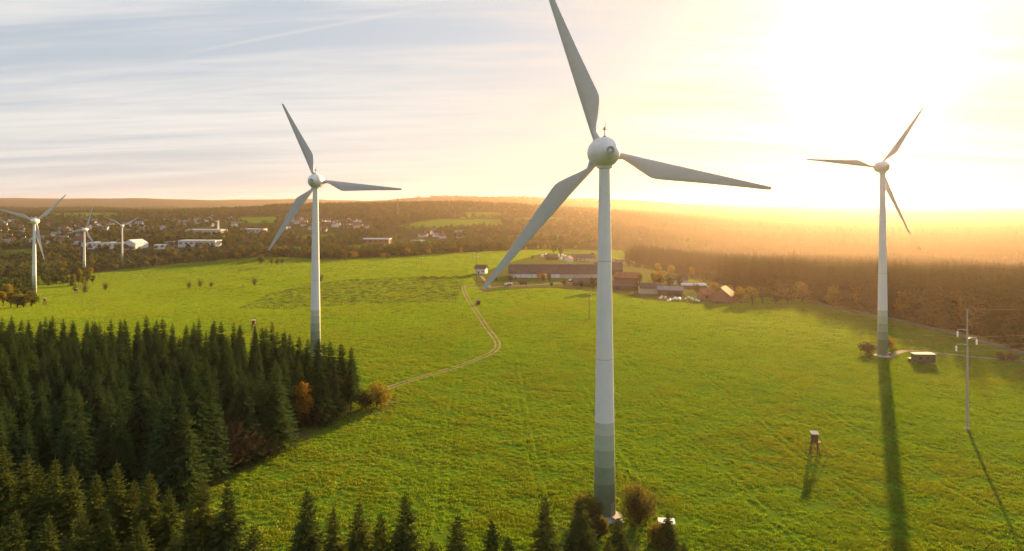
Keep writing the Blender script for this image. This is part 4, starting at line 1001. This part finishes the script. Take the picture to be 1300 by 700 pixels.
# ------------------------------------------------------------------ transformer kiosk, container, shrubs by the lane
x, y, z = at(846, 124); t = thing('transformer_kiosk', 'small transformer kiosk with white roof behind a little spruce', 'kiosk', (x, y, z), rad(-8))
obj('wall', MB().box(-1.25,1.25,-0.9,0.9,-0.2,1.75).mesh('wall', M['concrete']), t)
obj('roof', MB().box(-1.45,1.45,-1.1,1.1,1.75,1.98).mesh('roof', M['wrap']), t)
for sx in (-0.6, 0.6):
    d_ = obj('door', MB().box(sx-0.5,sx+0.5,-0.95,-0.88,0.1,1.6).mesh('door', M['green_paint']), t); obj('handle', MB().box(sx-0.05,sx+0.05,-1.0,-0.95,0.8,1.0).mesh('handle', M['steel']), d_)
x, y, z = g(1172, 461); t = thing('container', 'green metal container with lit roof edge beside the gravel lane', 'container', (x, y, z), rad(-3))
obj('body', MB().box(-3.6,3.6,-1.4,1.4,0.35,3.3).mesh('body', M['green_paint']), t)
obj('roof', MB().box(-3.8,3.8,-1.6,1.6,3.3,3.5).mesh('roof', M['cream']), t)
for k in range(11): obj('rib', MB().box(-3.5+0.7*k-0.06,-3.5+0.7*k+0.06,-1.46,-1.4,0.4,3.25).mesh('rib', M['green_paint']), t)
for sx in (-3.2, 3.2):
    for sy in (-1.1, 1.1): obj('foot', MB().box(sx-0.2,sx+0.2,sy-0.2,sy+0.2,-0.2,0.35).mesh('foot', M['concrete']), t)
for k, sx in enumerate((-1.6, 0.9)): obj('window', MB().box(sx-0.5,sx+0.5,-1.5,-1.4,1.6,2.4).mesh('window', M['glass']), t)
x, y, z = g(1156, 459); t = thing('tool_box', 'small dark box left of the green container', 'box', (x, y, z), 0.1)
obj('body', MB().box(-0.7,0.7,-0.5,0.5,-0.1,1.1).mesh('body', M['dark']), t); obj('lid', MB().box(-0.75,0.75,-0.55,0.55,1.1,1.2).mesh('lid', M['roof_grey']), t)
for i, (px, py, w) in enumerate(((1272,458,5.0),(1286,459,5.5))):
    x, y, z = g(px, py)
    single('bush', ('low dark bush at the near end of the gravel lane', 'low dark bush touching the right end of the gravel lane')[i], 'bush', (x, y, z), broad_meshes('bush', 90+i, 2.8, w, 10, 700, 0.22, M['twig'], 0.05, 4), 'lane bushes')
# red service box at the glare turbine
x, y, z = g(1127, 452); t = thing('service_cabinet', 'small red cabinet at the foot of the glare turbine', 'cabinet', (x, y - 1.2, z), 0)
obj('body', MB().box(-0.55,0.55,-0.35,0.35,-0.1,1.3).mesh('body', M['red_paint']), t); obj('lid', MB().box(-0.6,0.6,-0.4,0.4,1.3,1.38).mesh('lid', M['roof_grey']), t)

# ------------------------------------------------------------------ power line
def big_pole(loc, h, rz):
    t = thing('power_pole', 'tall concrete power pole with white insulators on the meadow, right', 'power pole', loc, rz, 'power poles')
    obj('shaft', MB().lathe([(0.36,-0.5),(0.15,h)], 14).mesh('shaft', M['mast'], True), t)
    obj('foot', MB().lathe([(0.75,-0.4),(0.75,0.1),(0.4,0.35)], 14).mesh('foot', M['concrete']), t)
    ends = []
    for zz, sx, ln in ((h-5.1,-1,2.7),(h-7.3,1,2.7),(h-8.8,-1,3.1)):
        a = obj('crossarm', MB().tube([(0,0,zz-0.25),(sx*ln*0.5,0,zz),(sx*ln,0,zz)],[0.14,0.11,0.08],6).mesh('crossarm', M['steel']), t)
        obj('insulator', MB().lathe([(0.05,zz-0.25),(0.05,zz-0.45)]+[q for k in range(5) for q in ((0.12,zz-0.5-0.26*k),(0.24,zz-0.56-0.26*k),(0.24,zz-0.66-0.26*k),(0.12,zz-0.7-0.26*k))]+[(0.05,zz-1.9)],12).mesh('insulator', M['porcelain'], True), a, (sx*ln, 0, 0))
        ends.append(Vector((sx*ln, 0, zz-1.9)))
    ends.insert(0, Vector((0, 0, h)))
    m = Matrix.Translation(loc) @ Matrix.Rotation(rz, 4, 'Z')
    return [m @ e for e in ends]
def small_pole(label, loc, h, rz=0.0, arms=2):
    t = thing('power_pole', label, 'power pole', loc, rz, 'power poles')
    obj('shaft', MB().lathe([(0.24,-0.5),(0.15,h)], 10).mesh('shaft', M['wood'], True), t)
    m = Matrix.Translation(loc) @ Matrix.Rotation(rz, 4, 'Z'); e = [m @ Vector((0, 0, h))]
    for k in range(arms):
        zz = h - 0.9 - 2.2*k
        a = obj('crossarm', MB().box(-1.7,1.7,-0.08,0.08,zz-0.09,zz+0.09).mesh('crossarm', M['steel']), t)
        for sx in (-1.6, 1.6):
            obj('insulator', MB().lathe([(0.04,zz+0.09),(0.12,zz+0.15),(0.13,zz+0.3),(0.04,zz+0.42)],8).mesh('insulator', M['porcelain']), a, (sx, 0, 0)); e.append(m @ Vector((sx, 0, zz+0.4)))
    return e
P0 = g(1228, 545); A = big_pole(P0, CAM_Z - (393-HOR)/FPX*P0[1] - P0[2], rad(8))
P1 = g(748, 406); B = small_pole('lone timber power pole left of the nearest tower on the meadow', P1, CAM_Z - (372-HOR)/FPX*P1[1] - P1[2], rad(-55))
P2 = g(605, 363); Cc = small_pole('timber power pole with double crossarms in front of the white house', P2, CAM_Z - (321-HOR)/FPX*P2[1] - P2[2], rad(10))
small_pole('thin timber pole on the far meadow before the hedge', g(535, 343), 13, rad(10), 1); small_pole('farthest timber pole, at the hedge left of the others', g(491, 334), 12, rad(10), 1)
def wire(a, b, sag, lab, rad_=0.014):
    n = 24; pts = [a.lerp(b, i/n) - Vector((0, 0, sag*4*(i/n)*(1-i/n))) for i in range(n+1)]
    o = obj('power_cable', MB().tube(pts, rad_, 4).mesh('power_cable', M['cable'], True)); tag(o, lab, 'cable', 'power cables')
for k, nm in enumerate(('top', 'second', 'third', 'lowest')):
    wire(A[k], B[min(k, len(B)-1)], 3.2, f'{nm} power cable between the tall concrete pole and the lone timber pole')
for k in range(3):
    wire(B[k], Cc[k], 1.8, ('top', 'left', 'right')[k] + ' power cable from the lone timber pole to the white house pole', 0.015)
off = Vector((150, -190, 0))
for k, nm in enumerate(('top', 'second', 'third', 'lowest')):
    a = A[k]; b = Vector((a.x + 130, a.y + 60, a.z - 1.5)); wire(a, b, 2.2, f'{nm} power cable leaving the tall concrete pole to the right', 0.02)

# ------------------------------------------------------------------ meadow grass
def tuft(name, seed, n, rad_, h, mat):
    r = np.random.default_rng(seed); p = r.normal(0, rad_*0.5, (n, 2)); az = r.random(n)*6.283; ln = h*r.uniform(0.55, 1.2, n); lean = r.uniform(0.1, 0.7, n)
    P = np.zeros((n, 3)); P[:, :2] = p; P[:, 2] = -0.03
    d = np.stack([np.cos(az)*lean, np.sin(az)*lean, np.ones(n)], 1); d /= np.linalg.norm(d, axis=1)[:, None]
    w = np.stack([-np.sin(az), np.cos(az), np.zeros(n)], 1)*(h*0.16*r.uniform(0.7, 1.3, n))[:, None]
    mid = P + d*(ln*0.55)[:, None]; tip = P + d*ln[:, None] - np.array([0, 0, 1])*(lean*ln*0.25)[:, None]
    Q = np.stack([P - w, P + w, mid + w*0.8, mid - w*0.8], 1); Tq = np.stack([mid - w*0.8, mid + w*0.8, tip, tip + w*0.05], 1)
    A_ = np.concatenate([Q, Tq]); return mesh_np(name, A_.reshape(-1, 3), np.arange(len(A_)*4).reshape(-1, 4), mat)
def build_grass():
    m = leafy('grass_blades', [(0.064,0.160,0.005),(0.086,0.190,0.006),(0.105,0.200,0.007),(0.072,0.170,0.006)], 0.6, 1.0, (1.75, 1.4, 0.25), (0.105,0.150,0.010))
    near = [tuft('grass_tuft', 600+k, 22, 0.5, 0.34, m) for k in range(3)] + [tuft('grass_tuft', 610+k, 26, 2.0, 0.42, m) for k in range(2)]
    rr = np.random.default_rng(9)
    def pts(n, y0, y1, p):
        y = (y0**p + (y1**p - y0**p)*rr.random(n)) ** (1/p); x = rr.uniform(-0.80, 0.80, n)*y; return x, y
    x1, y1 = pts(380000, 78, 430, 1.0); k1 = rr.random(len(x1)) < np.clip((430-y1)/190, 0, 1); x1, y1 = x1[k1], y1[k1]
    x2, y2 = pts(210000, 230, 1150, 1.0); k2 = rr.random(len(x2)) < np.clip((y2-230)/180, 0, 1); x2, y2 = x2[k2], y2[k2]
    x = np.concatenate([x1, x2]); y = np.concatenate([y1, y2]); near_f = np.arange(len(x)) < len(x1)
    k = ~inside(x, y, WOOD) & ~inside(x, y, RFOREST) & ~inside(x, y, FARM) & ~is_far(x, y) & ~(inside(x, y, VERGE) & (rr.random(len(x)) < 0.6)) & ~(inside(x, y, DARKP) & (rr.random(len(x)) < 0.5))
    k &= np.hypot(x-17, y-125) > 7*rr.random(len(x))+1.5
    # keep the wheel tracks and lanes bare
    for o in [q for q in bpy.data.objects if q.name in ('path', 'road', 'gravel_lane', 'farm_track')]:
        wv = np.array([v.co[:2] for v in o.data.vertices]); lim = 0.7 if o.name == 'path' else 2.2
        lo, hi = wv.min(0) - 4, wv.max(0) + 4
        c = np.where(k & (x > lo[0]) & (x < hi[0]) & (y > lo[1]) & (y < hi[1]))[0]
        for i0 in range(0, len(c), 20000):
            ci = c[i0:i0+20000]; best = np.full(len(ci), 1e9)
            for j in range(0, len(wv), 60):
                q = wv[j:j+60]; best = np.minimum(best, ((x[ci, None]-q[None, :, 0])**2 + (y[ci, None]-q[None, :, 1])**2).min(1))
            k[ci[best < lim*lim]] = False
    # clumpy growth
    cl = np.sin(x/3.1+np.sin(y/5.0)*1.5)*np.cos(y/2.3+np.sin(x/4.1)) + rr.normal(0, 0.6, len(x)); k &= (cl > -0.25) | ~near_f
    x, y, near_f, cl = x[k], y[k], near_f[k], cl[k]; n = len(x)
    # wheel lines left by the tractor
    sl = x + 0.10*y + 5*np.sin(y/70.0) + 2*np.sin(x/31.0); tl_ = ((np.abs((sl % 21.0) - 3) < 0.5) | (np.abs((sl % 21.0) - 5.2) < 0.5)) & near_f
    idx = np.where(near_f, rr.integers(0, 3, n), 3 + rr.integers(0, 2, n))
    sc = np.where(near_f, rr.uniform(0.5, 1.15, n) + 0.22*cl + 0.25*np.sin(x/7.0+np.sin(y/11.0)*2)*np.sin(y/5.3+np.sin(x/13.0)*2), rr.uniform(0.8, 1.2, n))
    scatter('meadow_grass', 'short green meadow grass', np.stack([x, y, hgt(x, y)], 1), rr.random(n)*6.28, np.clip(np.where(tl_, sc*0.35, sc), 0.25, 1.7), idx, near)
build_grass()
# ------------------------------------------------------------------ evening haze: one even body of air round camera and land
def build_haze():
    me = MB().box(-13800, 13800, -2900, 15500, -75, 190).mesh('haze', None)
    m, nt, N, L = new_mat('evening_haze')
    out = N('ShaderNodeOutputMaterial'); v = N('ShaderNodeVolumePrincipled')
    v.inputs['Color'].default_value = (0.95, 0.76, 0.66, 1); v.inputs['Density'].default_value = 0.00004; v.inputs['Anisotropy'].default_value = 0.70
    L(v.outputs[0], out.inputs['Volume'])
    me.materials.append(m)
    o = obj('haze', me); o['kind'] = 'stuff'; o['label'] = 'golden evening haze over the land'
build_haze()
